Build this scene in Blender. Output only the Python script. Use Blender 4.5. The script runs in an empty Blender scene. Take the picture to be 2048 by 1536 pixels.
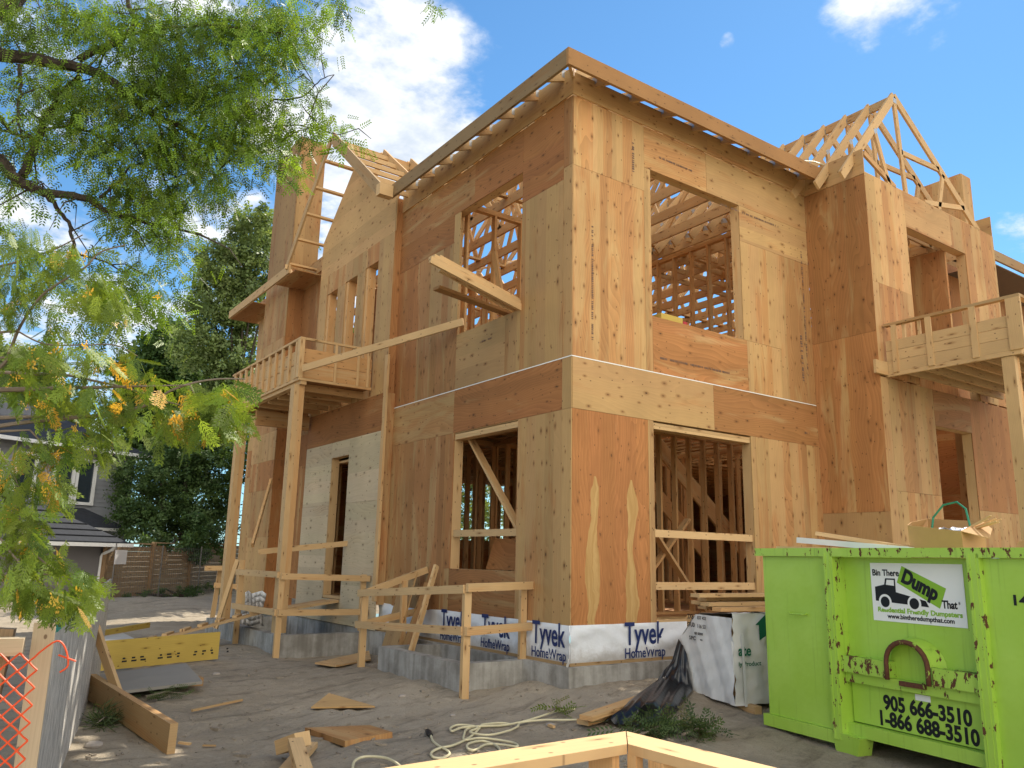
import bpy, math, random
import numpy as np
from mathutils import Vector, Matrix
random.seed(7); np.random.seed(7)
R = math.radians
sc = bpy.context.scene

# ------------------------------------------------------------------ camera
F_PX, YAW, PITCH, ROLL = 1608.98, 0.95881871, 0.21402279, 0.02137999
CAM = np.array([-5.78957542, -7.04889116, 0.724868828])
_f = np.array([math.cos(YAW)*math.cos(PITCH), math.sin(YAW)*math.cos(PITCH), math.sin(PITCH)])
_r0 = np.array([math.sin(YAW), -math.cos(YAW), 0.0]); _u0 = np.cross(_r0, _f)
_r = _r0*math.cos(ROLL) + _u0*math.sin(ROLL); _u = -_r0*math.sin(ROLL) + _u0*math.cos(ROLL)
cam = bpy.data.cameras.new("camera"); camo = bpy.data.objects.new("camera", cam); sc.collection.objects.link(camo)
cam.sensor_width = 36.0; cam.lens = F_PX/2048*36; cam.clip_end = 3000; cam.clip_start = .05
camo.matrix_world = Matrix(((_r[0], _u[0], -_f[0], CAM[0]), (_r[1], _u[1], -_f[1], CAM[1]), (_r[2], _u[2], -_f[2], CAM[2]), (0, 0, 0, 1)))
sc.camera = camo

# survey helpers: a sight line of the photograph met with a real plane of the site
def ray(px, py): return _f + _r*(px-1024)/F_PX - _u*(py-768)/F_PX
def wp(px, py, ax, val):
    d = ray(px, py); return CAM + d*((val-CAM[ax])/d[ax])
def gp(px, py, z):                           # a sight line met with the ground, `z-G0` above the soil there
    q = wp(px, py, 2, z)
    for _ in range(4): q = wp(px, py, 2, z+gh(q[0], q[1])-G0)
    return q
def pl(px, py, a, n):
    d = ray(px, py); n = np.array(n, float); return CAM + d*((np.array(a)-CAM) @ n/(d @ n))
def far(px, py, dist):                       # a point `dist` metres from the lens
    d = ray(px, py); return CAM + d/np.linalg.norm(d)*dist
G0 = -0.72                                   # general ground level

# ------------------------------------------------------------------ light
SUN_EL, SUN_AZ = R(47), math.atan2(.93, .37)           # azimuth from +Y towards +X
S = Vector((math.cos(SUN_EL)*math.sin(SUN_AZ), math.cos(SUN_EL)*math.cos(SUN_AZ), math.sin(SUN_EL)))
sun = bpy.data.lights.new("sun", 'SUN'); suno = bpy.data.objects.new("sun", sun); sc.collection.objects.link(suno)
sun.energy = 4.6; sun.angle = R(.53); sun.color = (1.0, .92, .79)
suno.rotation_euler = S.to_track_quat('Z', 'Y').to_euler()
sc.view_settings.view_transform = 'Standard'; sc.view_settings.look = 'None'
sc.view_settings.exposure = 0.70; sc.view_settings.gamma = 1

class NT:                                     # tiny node-graph writer
    def __init__(s, nt): s.t = nt; s.n = nt.nodes; s.l = nt.links
    def new(s, typ, **kw):
        n = s.n.new(typ)
        for k, v in kw.items(): setattr(n, k, v)
        return n
    def put(s, sock, v):
        if hasattr(v, 'is_output') or isinstance(v, bpy.types.NodeSocket): s.l.new(v, sock)
        elif isinstance(v, (tuple, list)) and sock.type == 'RGBA' and len(v) == 3: sock.default_value = (*v, 1)
        else: sock.default_value = v
    def m(s, op, a, b=0.0, c=0.0, clamp=False):
        n = s.new('ShaderNodeMath', operation=op, use_clamp=clamp)
        for i, v in enumerate((a, b, c)): s.put(n.inputs[i], v)
        return n.outputs[0]
    def vm(s, op, a, b=(0, 0, 0)):
        n = s.new('ShaderNodeVectorMath', operation=op); s.put(n.inputs[0], a); s.put(n.inputs[1], b)
        return n.outputs['Value'] if op == 'DOT_PRODUCT' else n.outputs[0]
    def mix(s, f, a, b, blend='MIX'):
        n = s.new('ShaderNodeMix', data_type='RGBA', blend_type=blend); s.put(n.inputs[0], f); s.put(n.inputs[6], a); s.put(n.inputs[7], b)
        return n.outputs[2]
    def ss(s, v, a, b):                       # smoothstep
        n = s.new('ShaderNodeMapRange', interpolation_type='SMOOTHSTEP'); s.put(n.inputs[0], v); s.put(n.inputs[1], a); s.put(n.inputs[2], b)
        return n.outputs[0]
    def comb(s, x, y, z=0.0):
        n = s.new('ShaderNodeCombineXYZ')
        for i, v in enumerate((x, y, z)): s.put(n.inputs[i], v)
        return n.outputs[0]
    def sep(s, v):
        n = s.new('ShaderNodeSeparateXYZ'); s.put(n.inputs[0], v); return n.outputs
    def noise(s, vec, scale=1.0, detail=2.0, rough=.5, dist=0.0):
        n = s.new('ShaderNodeTexNoise'); s.put(n.inputs['Vector'], vec); s.put(n.inputs['Scale'], scale)
        n.inputs['Detail'].default_value = detail; n.inputs['Roughness'].default_value = rough; n.inputs['Distortion'].default_value = dist
        return n.outputs[0]
    def voro(s, vec, scale=1.0, dims='2D', out='Distance'):
        n = s.new('ShaderNodeTexVoronoi', voronoi_dimensions=dims); s.put(n.inputs['Scale'], scale)
        s.put(n.inputs['W' if dims == '1D' else 'Vector'], vec); return n.outputs[out]

w = bpy.data.worlds.new("World"); sc.world = w; w.use_nodes = True
g = NT(w.node_tree); g.n.clear()
sky = g.new('ShaderNodeTexSky', sky_type='NISHITA'); sky.sun_disc = False
sky.sun_elevation = SUN_EL; sky.sun_rotation = SUN_AZ; sky.air_density = 1.0; sky.dust_density = .05; sky.ozone_density = 1.2
tc = g.new('ShaderNodeTexCoord').outputs['Generated']
D = g.vm('NORMALIZE', tc); dx, dy, dz = g.sep(D)
P2 = g.comb(g.m('DIVIDE', dx, g.m('ADD', g.m('MAXIMUM', dz, 0.0), .18)), g.m('DIVIDE', dy, g.m('ADD', g.m('MAXIMUM', dz, 0.0), .18)), 0.0)
n1 = g.noise(P2, 2.6, 8, .57, .25); n2 = g.noise(g.vm('ADD', P2, (7, 3, 0)), 9.0, 6, .6)
def region(px, py, a, b):                     # how close a sky direction is to a cloud bank's bearing
    d = ray(px, py); d /= np.linalg.norm(d)
    return g.ss(g.vm('DOT_PRODUCT', D, tuple(d)), math.cos(R(a)), math.cos(R(b)))
reg = g.m('MULTIPLY', region(720, 220, 12, 3.5), 1.0)
for q in ((560, 560, 9, 3, .85), (60, 640, 16, 6, .8), (330, 120, 13, 5, .72), (400, 420, 9, 3, .75), (1810, 55, 6, 1.5, .66), (2100, 560, 6, 2, .6), (1455, 85, .8, .2, .5), (1650, 1100, 30, 20, .3)):
    reg = g.m('MAXIMUM', reg, g.m('MULTIPLY', region(*q[:4]), q[4]))
back = g.ss(g.vm('DOT_PRODUCT', D, (-.25, -.96, .1)), .0, .6)          # unseen bright cloud added behind the viewer to light the walls
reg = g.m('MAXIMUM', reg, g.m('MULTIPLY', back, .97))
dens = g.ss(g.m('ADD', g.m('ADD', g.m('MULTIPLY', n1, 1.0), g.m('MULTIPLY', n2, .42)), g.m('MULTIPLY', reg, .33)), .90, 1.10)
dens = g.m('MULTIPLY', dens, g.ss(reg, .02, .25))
skyc = g.mix(1.0, sky.outputs[0], (.058, .091, .107), 'MULTIPLY')
shade = g.ss(n2, .3, .7)
cl = g.mix(shade, (.44, .50, .58), (.74, .75, .76))
cl = g.mix(back, cl, (2.25, 2.08, 1.80))  # the added cloud glows far brighter and warmer than those in view
hz = g.m('MULTIPLY', g.ss(dz, .35, 0.0), .35)
skyc = g.mix(hz, skyc, (.24, .44, .66))
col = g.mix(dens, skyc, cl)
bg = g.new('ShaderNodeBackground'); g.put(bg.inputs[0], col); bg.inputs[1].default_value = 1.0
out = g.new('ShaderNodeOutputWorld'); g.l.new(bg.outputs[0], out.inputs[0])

# ------------------------------------------------------------------ mesh helpers
origin = {}
def reg_obj(o, parent, org):
    sc.collection.objects.link(o)
    if parent is not None: o.parent = parent
    else: o.location = org
    origin[o] = np.array(org, float); return o
def tag(o, label=None, cat=None, group=None, kind=None):
    if label: o['label'] = label
    if cat: o['category'] = cat
    if group: o['group'] = group
    if kind: o['kind'] = kind
    return o
def thing(name, loc, label, cat, group=None):
    o = bpy.data.objects.new(name, None); o.empty_display_size = .2
    reg_obj(o, None, loc); return tag(o, label, cat, group)

class MB:
    """collects boxes, bars, tubes and sheets; build() links them as ONE mesh object"""
    def __init__(s): s.v = []; s.f = []; s.uv = []; s.tn = []; s.sm = []
    def face(s, pts, uvs, tone, smooth=False):
        b = len(s.v); s.v += [tuple(p) for p in pts]; s.f.append(tuple(range(b, b+len(pts)))); s.uv += uvs; s.tn += [tone]*len(pts); s.sm.append(smooth)
    def frame_box(s, c, ax, ay, az, tone=None, rnd=True):
        """box centred at c with half-axes ax, ay, az; grain runs along the longest"""
        c = np.array(c, float); A = [np.array(a, float) for a in (ax, ay, az)]
        if np.dot(np.cross(A[0], A[1]), A[2]) < 0: A[2] = -A[2]
        L = [np.linalg.norm(a) for a in A]; gi = int(np.argmax(L)); ou, ov = (random.uniform(0, 60), random.uniform(0, 60)) if rnd else (0, 0)
        tone = tone or rtone()
        for i in range(3):
            j, k = (i+1) % 3, (i+2) % 3
            for sg in (1, -1):
                a, b = (A[j], A[k]) if sg > 0 else (A[k], A[j]); lj, lk = (L[j], L[k]) if sg > 0 else (L[k], L[j]); ij, ik = (j, k) if sg > 0 else (k, j)
                pts, uvs = [], []
                for p, q in ((-1, -1), (1, -1), (1, 1), (-1, 1)):
                    pts.append(c + A[i]*sg + a*p + b*q)
                    if ik == gi: u_, v_ = p*lj, q*lk
                    elif ij == gi: u_, v_ = q*lk, p*lj
                    else: u_, v_ = p*lj, q*lk*.15
                    uvs.append((ou+u_+i*.37, ov+v_))
                s.face(pts, uvs, tone)
        return s
    def box(s, a, b, tone=None):
        a = np.minimum(a, b) if False else np.array(a, float); b = np.array(b, float); h = (b-a)/2
        return s.frame_box((a+b)/2, (h[0], 0, 0), (0, h[1], 0), (0, 0, h[2]), tone)
    def bar(s, p0, p1, w, h, up=(0, 0, 1), tone=None):
        """lumber from p0 to p1; w = size sideways, h = size along `up`"""
        p0 = np.array(p0, float); p1 = np.array(p1, float); d = p1-p0; L = np.linalg.norm(d); d /= L
        up = np.array(up, float); sd = np.cross(d, up)
        if np.linalg.norm(sd) < 1e-4: sd = np.cross(d, (1, 0, 0))
        sd /= np.linalg.norm(sd); up = np.cross(sd, d)
        return s.frame_box((p0+p1)/2, d*L/2, sd*w/2, up*h/2, tone)
    def prism(s, poly, n, th, tone=None, grain=None):
        """flat polygon (3-D points) given thickness th along -n; grain = direction in the plane"""
        poly = [np.array(p, float) for p in poly]; n = np.array(n, float); n /= np.linalg.norm(n); tone = tone or rtone()
        gv = np.array(grain if grain is not None else poly[1]-poly[0], float); gv /= np.linalg.norm(gv); gu = np.cross(gv, n)
        area = sum(np.dot(np.cross(poly[i]-poly[0], poly[(i+1) % len(poly)]-poly[0]), n) for i in range(len(poly)))
        if area < 0: poly = poly[::-1]
        ou, ov = random.uniform(0, 60), random.uniform(0, 60)
        uvf = lambda q: (ou+float(np.dot(q, gu)), ov+float(np.dot(q, gv)))
        bk = [q - n*th for q in poly]
        s.face(poly, [uvf(q) for q in poly], tone); s.face(bk[::-1], [uvf(q) for q in bk[::-1]], tone)
        for i in range(len(poly)):
            j = (i+1) % len(poly); q4 = [poly[j], poly[i], bk[i], bk[j]]; s.face(q4, [uvf(q) for q in q4], tone)
        return s
    def tube(s, pts, rad, seg=8, tone=None, caps=True):
        pts = [np.array(p, float) for p in pts]; tone = tone or rtone()
        rad = rad if hasattr(rad, '__len__') else [rad]*len(pts); rings = []; up = np.array((.13, .21, .97)); ln = 0
        ou = random.uniform(0, 50)
        for i, p in enumerate(pts):
            d = pts[min(i+1, len(pts)-1)]-pts[max(i-1, 0)]; d /= (np.linalg.norm(d)+1e-9)
            sd = np.cross(d, up); sd /= (np.linalg.norm(sd)+1e-9); up = np.cross(sd, d)
            rings.append([p + rad[i]*(sd*math.cos(t)+up*math.sin(t)) for t in np.linspace(0, 2*math.pi, seg, endpoint=False)])
        b = len(s.v)
        for i in range(len(pts)-1):
            l2 = ln+np.linalg.norm(pts[i+1]-pts[i])
            for k in range(seg):
                k2 = (k+1) % seg; u0, u1 = ou+k/seg*6.28*rad[i], ou+(k+1)/seg*6.28*rad[i]
                s.face([rings[i][k], rings[i][k2], rings[i+1][k2], rings[i+1][k]], [(u0, ln), (u1, ln), (u1, l2), (u0, l2)], tone, True)
            ln = l2
        if caps: s.face(rings[0][::-1], [(0, 0)]*seg, tone); s.face(rings[-1], [(0, 0)]*seg, tone)
        return s
    def grid(s, P, tone=None, smooth=True, uvs=1.0):
        """P[i][j] = points of a sheet"""
        tone = tone or rtone(); ni, nj = len(P), len(P[0])
        for i in range(ni-1):
            for j in range(nj-1):
                s.face([P[i][j], P[i+1][j], P[i+1][j+1], P[i][j+1]], [(i/ni*uvs, j/nj*uvs), ((i+1)/ni*uvs, j/nj*uvs), ((i+1)/ni*uvs, (j+1)/nj*uvs), (i/ni*uvs, (j+1)/nj*uvs)], tone, smooth)
        return s
    def build(s, name, mat, parent=None, org=None, merge=False, bevel=0, solid=0):
        if org is None: org = origin[parent] if parent is not None else np.mean(np.array(s.v), axis=0)*np.array((1, 1, 0)) + np.array((0, 0, min(v[2] for v in s.v)))
        me = bpy.data.meshes.new(name)
        v = np.array(s.v, float) - np.array(org)
        me.from_pydata(v.tolist(), [], s.f); me.update()
        u = me.uv_layers.new(name='UVMap'); u.data.foreach_set('uv', np.array(s.uv, 'f').ravel())
        c = me.color_attributes.new('tone', 'FLOAT_COLOR', 'CORNER'); t = np.ones((len(s.tn), 4), 'f'); t[:, :3] = np.array(s.tn, 'f'); c.data.foreach_set('color', t.ravel())
        me.polygons.foreach_set('use_smooth', s.sm); me.materials.append(mat)
        o = bpy.data.objects.new(name, me); reg_obj(o, parent, org)
        if merge:
            import bmesh
            bm = bmesh.new(); bm.from_mesh(me); bmesh.ops.remove_doubles(bm, verts=bm.verts, dist=1e-4); bm.to_mesh(me); bm.free()
        if solid: m = o.modifiers.new('thick', 'SOLIDIFY'); m.thickness = solid; m.offset = 0
        if bevel: m = o.modifiers.new('bevel', 'BEVEL'); m.width = bevel; m.segments = 1; m.limit_method = 'ANGLE'
        return o
def rtone(red=None, br=None, st=None):
    return (red if red is not None else random.uniform(.1, .5), br if br is not None else random.uniform(.88, 1.08), st if st is not None else random.uniform(.2, .8))

# ------------------------------------------------------------------ materials
def newmat(name, rough=.7, spec=.25):
    m = bpy.data.materials.new(name); m.use_nodes = True; q = NT(m.node_tree); b = q.n['Principled BSDF']
    b.inputs['Roughness'].default_value = rough; b.inputs['Specular IOR Level'].default_value = spec
    return m, q, b
def bump(q, b, h, strength=.3, dist=.01):
    n = q.new('ShaderNodeBump'); n.inputs['Strength'].default_value = strength; n.inputs['Distance'].default_value = dist
    q.put(n.inputs['Height'], h); q.l.new(n.outputs[0], b.inputs['Normal'])
def uvt(q):
    uv = q.new('ShaderNodeUVMap', uv_map='UVMap').outputs[0]; x, y, _ = q.sep(uv)
    t = q.new('ShaderNodeAttribute', attribute_name='tone'); r_, g_, b_ = q.sep(t.outputs['Color'])
    return uv, x, y, r_, g_, b_
def wood_mat(name, light, red, ply):
    m, q, b = newmat(name, .72, .2)
    uv, x, y, tr, tb, ts = uvt(q)
    warp = q.noise(q.comb(q.m('MULTIPLY', x, 1.6), q.m('MULTIPLY', y, .42)), 1.0, 2, .5)
    strip = q.sep(q.voro(q.m('ADD', x, q.m('MULTIPLY', warp, .06)), 5.4 if ply else 9.0, '1D', 'Color'))[0]
    flame = q.noise(q.comb(q.m('MULTIPLY', x, 4.2 if ply else 9.0), q.m('MULTIPLY', y, .7 if ply else .5)), 1.0, 5, .58, .5)
    v = q.m('ADD', q.m('ADD', flame, q.m('MULTIPLY', q.m('SUBTRACT', strip, .5), q.m('MULTIPLY', ts, .42))), q.m('MULTIPLY', q.m('SUBTRACT', tr, .42), .62))
    mask = q.ss(v, .42, .60)
    pink = tuple(a*.40+b_*.60 for a, b_ in zip(light, red)); c = q.mix(mask, light, q.mix(q.ss(tr, .42, .75), pink, red))
    # growth rings: cathedral figure across the sheet
    ring = q.new('ShaderNodeTexWave', wave_type='BANDS', bands_direction='X', wave_profile='SAW')
    q.put(ring.inputs['Vector'], q.comb(q.m('ADD', x, q.m('MULTIPLY', warp, .9 if ply else .22)), 0.0)); ring.inputs['Scale'].default_value = 7.0 if ply else 16.0
    ring.inputs['Distortion'].default_value = .6
    fine = q.noise(q.comb(q.m('MULTIPLY', x, 130.0), q.m('MULTIPLY', y, 3.0)), 1.0, 2, .6)
    k = q.m('ADD', .80, q.m('ADD', q.m('MULTIPLY', ring.outputs[1], q.m('ADD', .07, q.m('MULTIPLY', mask, .16))), q.m('MULTIPLY', fine, .24)))
    c = q.mix(1.0, c, q.comb(k, k, k), 'MULTIPLY')
    if ply:
        s2 = q.sep(q.voro(q.m('ADD', x, q.m('MULTIPLY', warp, .02)), 5.6, '1D', 'Color')); s3 = q.m('ADD', .88, q.m('MULTIPLY', s2[1], .22)); c = q.mix(1.0, c, q.comb(s3, q.m('MULTIPLY', s3, q.m('ADD', .97, q.m('MULTIPLY', s2[2], .05))), s3), 'MULTIPLY')
    # knots
    kv = q.comb(q.m('MULTIPLY', x, 6.6 if ply else 9.0), q.m('MULTIPLY', y, 3.4 if ply else 2.4))
    n = q.new('ShaderNodeTexVoronoi', voronoi_dimensions='2D'); q.put(n.inputs['Vector'], kv); n.inputs['Scale'].default_value = 1.0
    kd, kr = n.outputs['Distance'], q.sep(n.outputs['Color'])
    on = q.m('GREATER_THAN', kr[0], .40); rad = q.m('ADD', .025, q.m('MULTIPLY', kr[1], .065))
    halo = q.m('MULTIPLY', q.ss(kd, q.m('MULTIPLY', rad, 3.2), q.m('MULTIPLY', rad, .6)), on)
    core = q.m('MULTIPLY', q.ss(kd, rad, q.m('MULTIPLY', rad, .55)), on)
    c = q.mix(q.m('MULTIPLY', halo, .62), c, tuple(a*.62 for a in red)); c = q.mix(q.m('MULTIPLY', core, q.m('ADD', .40, q.m('MULTIPLY', kr[2], .5))), c, (.075, .036, .016))
    # plugs, nail heads and pitch flecks
    nd = q.new('ShaderNodeTexVoronoi', voronoi_dimensions='2D'); q.put(nd.inputs['Vector'], q.comb(q.m('MULTIPLY', x, 9.0), q.m('MULTIPLY', y, 6.0))); nd.inputs['Scale'].default_value = 1.0
    fl = q.m('MULTIPLY', q.ss(nd.outputs['Distance'], .085, .045), q.m('GREATER_THAN', q.sep(nd.outputs['Color'])[1], .68))
    c = q.mix(q.m('MULTIPLY', fl, .75), c, (.09, .045, .02))
    dirt = q.noise(q.vm('ADD', uv, (3, 9, 0)), 1.3, 3, .6)
    k2 = q.m('MULTIPLY', tb, q.m('ADD', .78, q.m('MULTIPLY', dirt, .44)))
    c = q.mix(1.0, c, q.comb(k2, k2, k2), 'MULTIPLY')
    q.l.new(c, b.inputs['Base Color']); bump(q, b, fine, .12, .004)
    return m
PLY = wood_mat('plywood', (.485, .300, .128), (.365, .158, .054), True)
LUM = wood_mat('lumber', (.57, .375, .182), (.49, .255, .096), False)
GPLY = wood_mat('weathered_plywood', (.54, .44, .285), (.45, .345, .21), True)
def flame_ply():                              # the corner sheet: orange face veneer with two pale wavy flames
    m = PLY.copy(); m.name = 'flame_plywood'; q = NT(m.node_tree); b = q.n['Principled BSDF']; c = b.inputs['Base Color'].links[0].from_socket
    x, y, z = q.sep(q.new('ShaderNodeTexCoord').outputs['Object'])
    wob = q.m('MULTIPLY', q.m('SUBTRACT', q.noise(q.comb(q.m('MULTIPLY', x, 2.0), 0.0, q.m('MULTIPLY', z, 1.6)), 1.0, 3, .55), .5), .22)
    f = None
    for x0, w_ in ((.30, .075), (.88, .07)):
        d = q.m('ABSOLUTE', q.m('ADD', q.m('SUBTRACT', x, x0), q.m('ADD', wob, q.m('MULTIPLY', z, -.02))))
        prof = q.m('MULTIPLY', q.m('POWER', q.ss(z, 2.42, 2.02), .6), q.m('ADD', w_, q.m('MULTIPLY', q.m('SINE', q.m('ADD', q.m('MULTIPLY', z, 5.2), x0*3)), .030)))
        k = q.m('MULTIPLY', q.ss(d, q.m('ADD', prof, .012), prof), q.m('GREATER_THAN', prof, .006)); f = k if f is None else q.m('MAXIMUM', f, k)
    ringv = q.ss(q.noise(q.comb(q.m('MULTIPLY', q.m('ADD', x, q.m('MULTIPLY', wob, 1.6)), 34.0), 0.0, q.m('MULTIPLY', z, 1.2)), 1.0, 3), .35, .65)
    c2 = q.mix(q.m('MULTIPLY', f, .85), q.mix(q.m('MULTIPLY', ringv, .28), c, (.24, .095, .03)), q.mix(ringv, (.52, .345, .135), (.42, .25, .085))); q.l.new(c2, b.inputs['Base Color']); return m
def simple(name, col, rough=.6, var=.12, scale=6.0, metal=0.0, bmp=0.0, spec=.3):
    m, q, b = newmat(name, rough, spec); b.inputs['Metallic'].default_value = metal
    gc = q.new('ShaderNodeTexCoord').outputs['Object']; n = q.noise(gc, scale, 5, .62)
    k = q.m('ADD', 1-var, q.m('MULTIPLY', n, 2*var)); q.l.new(q.mix(1.0, col, q.comb(k, k, k), 'MULTIPLY'), b.inputs['Base Color'])
    if bmp: bump(q, b, n, bmp, .02)
    return m
def concrete():
    m, q, b = newmat('concrete', .9, .15); gc = q.new('ShaderNodeTexCoord').outputs['Object']; x, y, z = q.sep(gc)
    n = q.noise(gc, 2.2, 6, .65); st = q.noise(q.comb(q.m('MULTIPLY', x, 9.0), q.m('MULTIPLY', y, 9.0), q.m('MULTIPLY', z, .8)), 1.0, 3, .6); pit = q.voro(gc, 22.0, '3D')
    v = q.m('ADD', q.m('MULTIPLY', n, .6), q.m('MULTIPLY', st, .4))
    c = q.mix(q.ss(v, .35, .65), (.20, .185, .16), (.42, .405, .37)); c = q.mix(q.m('MULTIPLY', q.ss(pit, .12, .05), .5), c, (.12, .11, .10))
    q.l.new(c, b.inputs['Base Color']); bump(q, b, q.m('ADD', n, q.m('MULTIPLY', pit, .3)), .5, .02); return m
CONC = concrete()
FLAME = flame_ply()
def paint_green():
    m, q, b = newmat('green_paint', .38, .45); gc = q.new('ShaderNodeTexCoord').outputs['Object']; x, y, z = q.sep(gc)
    t = q.new('ShaderNodeAttribute', attribute_name='tone'); wear = q.sep(t.outputs['Color'])[0]
    big = q.noise(gc, 1.6, 4, .6); c = q.mix(q.ss(big, .3, .7), (.34, .54, .055), (.395, .60, .085))
    run = q.noise(q.comb(q.m('MULTIPLY', x, 24.0), q.m('MULTIPLY', y, 24.0), q.m('MULTIPLY', z, .9)), 1.0, 3, .6)
    c = q.mix(q.m('MULTIPLY', q.ss(run, .56, .78), .40), c, (.10, .21, .02))
    chip = q.noise(q.vm('MULTIPLY', gc, (1, 1, .55)), 17.0, 7, .68); thr = q.m('SUBTRACT', .80, q.m('MULTIPLY', wear, .35))
    rust = q.ss(chip, thr, q.m('ADD', thr, .018))
    rc = q.mix(q.noise(gc, 60.0, 3), (.045, .018, .010), (.17, .062, .025))
    scr = q.noise(q.comb(q.m('MULTIPLY', q.m('ADD', y, z), 6.0), q.m('MULTIPLY', q.m('SUBTRACT', y, z), 120.0), x), 1.0, 2); c = q.mix(q.m('MULTIPLY', q.ss(scr, .74, .80), .5), c, (.06, .14, .012))
    c = q.mix(rust, c, rc); q.l.new(c, b.inputs['Base Color'])
    q.put(b.inputs['Roughness'], q.m('ADD', .36, q.m('MULTIPLY', rust, .5))); bump(q, b, q.m('ADD', q.m('MULTIPLY', rust, -.6), q.m('MULTIPLY', big, 1.6)), .35, .03); return m
GREEN = paint_green()
WHITE = simple('sign_white', (.80, .80, .76), .5, .05, 3)
BLACK = simple('black_ink', (.012, .012, .013), .5, .1)
SIGNGREEN = simple('sign_green', (.25, .47, .035), .5, .06)
NAVY = simple('navy_ink', (.018, .032, .12), .6, .1)
DKGREEN = simple('green_ink', (.01, .12, .06), .6, .1)
WRAP = simple('house_wrap', (.70, .72, .74), .45, .10, 5, 0, .5, .4)
_q = NT(WRAP.node_tree); _b = _q.n['Principled BSDF']; _c = _b.inputs['Base Color'].links[0].from_socket; _o = _q.new('ShaderNodeTexCoord').outputs['Object']   # mud splashed up from the soil
_q.l.new(_q.mix(_q.m('MULTIPLY', _q.ss(_q.m('ADD', _q.sep(_o)[2], _q.m('MULTIPLY', _q.noise(_o, 9.0, 6, .7), -.42)), .36, .12), .6), _c, (.30, .25, .19)), _b.inputs['Base Color'])
POLY = simple('lumber_wrap', (.66, .66, .64), .5, .10, 4, 0, .35, .35)
TARP = simple('black_poly', (.010, .011, .013), .28, .3, 5, 0, .6, .5)
CARD = simple('cardboard', (.46, .27, .11), .85, .10, 9)
CORD = simple('cord_rubber', (.62, .56, .36), .5, .08)
STEEL = simple('galvanised_steel', (.42, .43, .43), .45, .15, 20, .7)
YEL = wood_mat('yellow_form_ply', (.52, .37, .085), (.46, .29, .06), False)
WLUM = wood_mat('weathered_lumber', (.46, .37, .25), (.36, .24, .14), False)
SOFT = simple('brown_soffit', (.13, .085, .05), .8, .1)
def ground_mat():
    m, q, b = newmat('dirt', .95, .1); gc = q.new('ShaderNodeTexCoord').outputs['Object']
    n = q.noise(gc, .55, 5, .6); f = q.noise(gc, 9.0, 8, .7); s_ = q.noise(gc, 46.0, 6, .7); x, y, z = q.sep(gc)
    tr = q.noise(q.comb(q.m('MULTIPLY', q.m('ADD', x, q.m('MULTIPLY', y, .4)), .9), q.m('MULTIPLY', q.m('SUBTRACT', y, q.m('MULTIPLY', x, .4)), 5.0), 0.0), 1.0, 6, .65, .4)
    c = q.mix(q.ss(n, .3, .7), (.30, .252, .185), (.41, .348, .262))
    c = q.mix(q.m('MULTIPLY', q.ss(tr, .50, .68), .8), c, (.185, .150, .108)); c = q.mix(q.m('MULTIPLY', q.ss(f, .45, .75), .6), c, (.47, .40, .305))
    c = q.mix(q.m('MULTIPLY', q.ss(s_, .56, .68), .6), c, (.09, .072, .055))
    peb = q.voro(gc, 30.0, '3D'); c = q.mix(q.m('MULTIPLY', q.ss(peb, .16, .08), .5), c, (.40, .37, .32))
    q.l.new(c, b.inputs['Base Color']); bump(q, b, q.m('ADD', q.m('ADD', f, q.m('MULTIPLY', tr, .8)), q.m('MULTIPLY', s_, .5)), .9, .035); return m
DIRT = ground_mat()
def leaf_mat(name, a, b_, c_):
    """a..b_ by tone.r, towards c_ (cones, dead tips) by tone.b"""
    m = bpy.data.materials.new(name); m.use_nodes = True; q = NT(m.node_tree); q.n.clear()
    t = q.new('ShaderNodeAttribute', attribute_name='tone'); r_, g_, bb = q.sep(t.outputs['Color'])
    c = q.mix(bb, q.mix(r_, a, b_), c_); c = q.mix(1.0, c, q.comb(g_, g_, g_), 'MULTIPLY')
    d = q.new('ShaderNodeBsdfPrincipled'); q.l.new(c, d.inputs['Base Color']); d.inputs['Roughness'].default_value = .5; d.inputs['Specular IOR Level'].default_value = .3
    tl = q.new('ShaderNodeBsdfTranslucent'); q.l.new(q.mix(1.0, c, (1.35, 1.25, .55), 'MULTIPLY'), tl.inputs[0])
    mx = q.new('ShaderNodeMixShader'); mx.inputs[0].default_value = .36; q.l.new(d.outputs[0], mx.inputs[1]); q.l.new(tl.outputs[0], mx.inputs[2])
    o = q.new('ShaderNodeOutputMaterial'); q.l.new(mx.outputs[0], o.inputs[0]); return m
BARK = simple('bark', (.060, .047, .036), .95, .35, 14, 0, .8)
BARKL = simple('light_bark', (.20, .16, .12), .95, .3, 20, 0, .6)

# ------------------------------------------------------------------ ground
GREGIONS = []                                 # (x, y, radius, height) mounds of soil against the concrete
def gh(x, y):
    h = G0 + .035*math.sin(x*.9+1.3)*math.cos(y*.7) + .02*math.sin(2.3*x-1.1*y)
    for a, b, r_, hh in GREGIONS:
        d2 = ((x-a)**2+(y-b)**2)/(r_*r_)
        if d2 < 6: h += hh*math.exp(-d2)
    for a, b, r_, hh in DIPS:
        if abs(x-a) < .4 and abs(y-b) < .4: h += hh*math.exp(-((x-a)**2+(y-b)**2)/(r_*r_))
    if y > 12: h += min((y-12)*.012, .25)
    return h
GREGIONS += [(.2, -.5, .8, .10), (1.6, -.4, .9, .14), (-.55, .35, .45, .05), (-.1, .55, .35, .08), (-1.3, 1.3, .5, .06), (-1.5, 3.2, .9, .04), (-4.4, 2.0, .5, .05), (-1.7, 5.6, .6, .05),
             (-1.0, 14.5, 1.6, .22), (-3.0, 15.5, 2.2, .20), (1.0, 15.0, 1.4, .15), (-2.4, -1.3, .5, .03), (-3.2, 2.1, .7, .03)]
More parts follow.
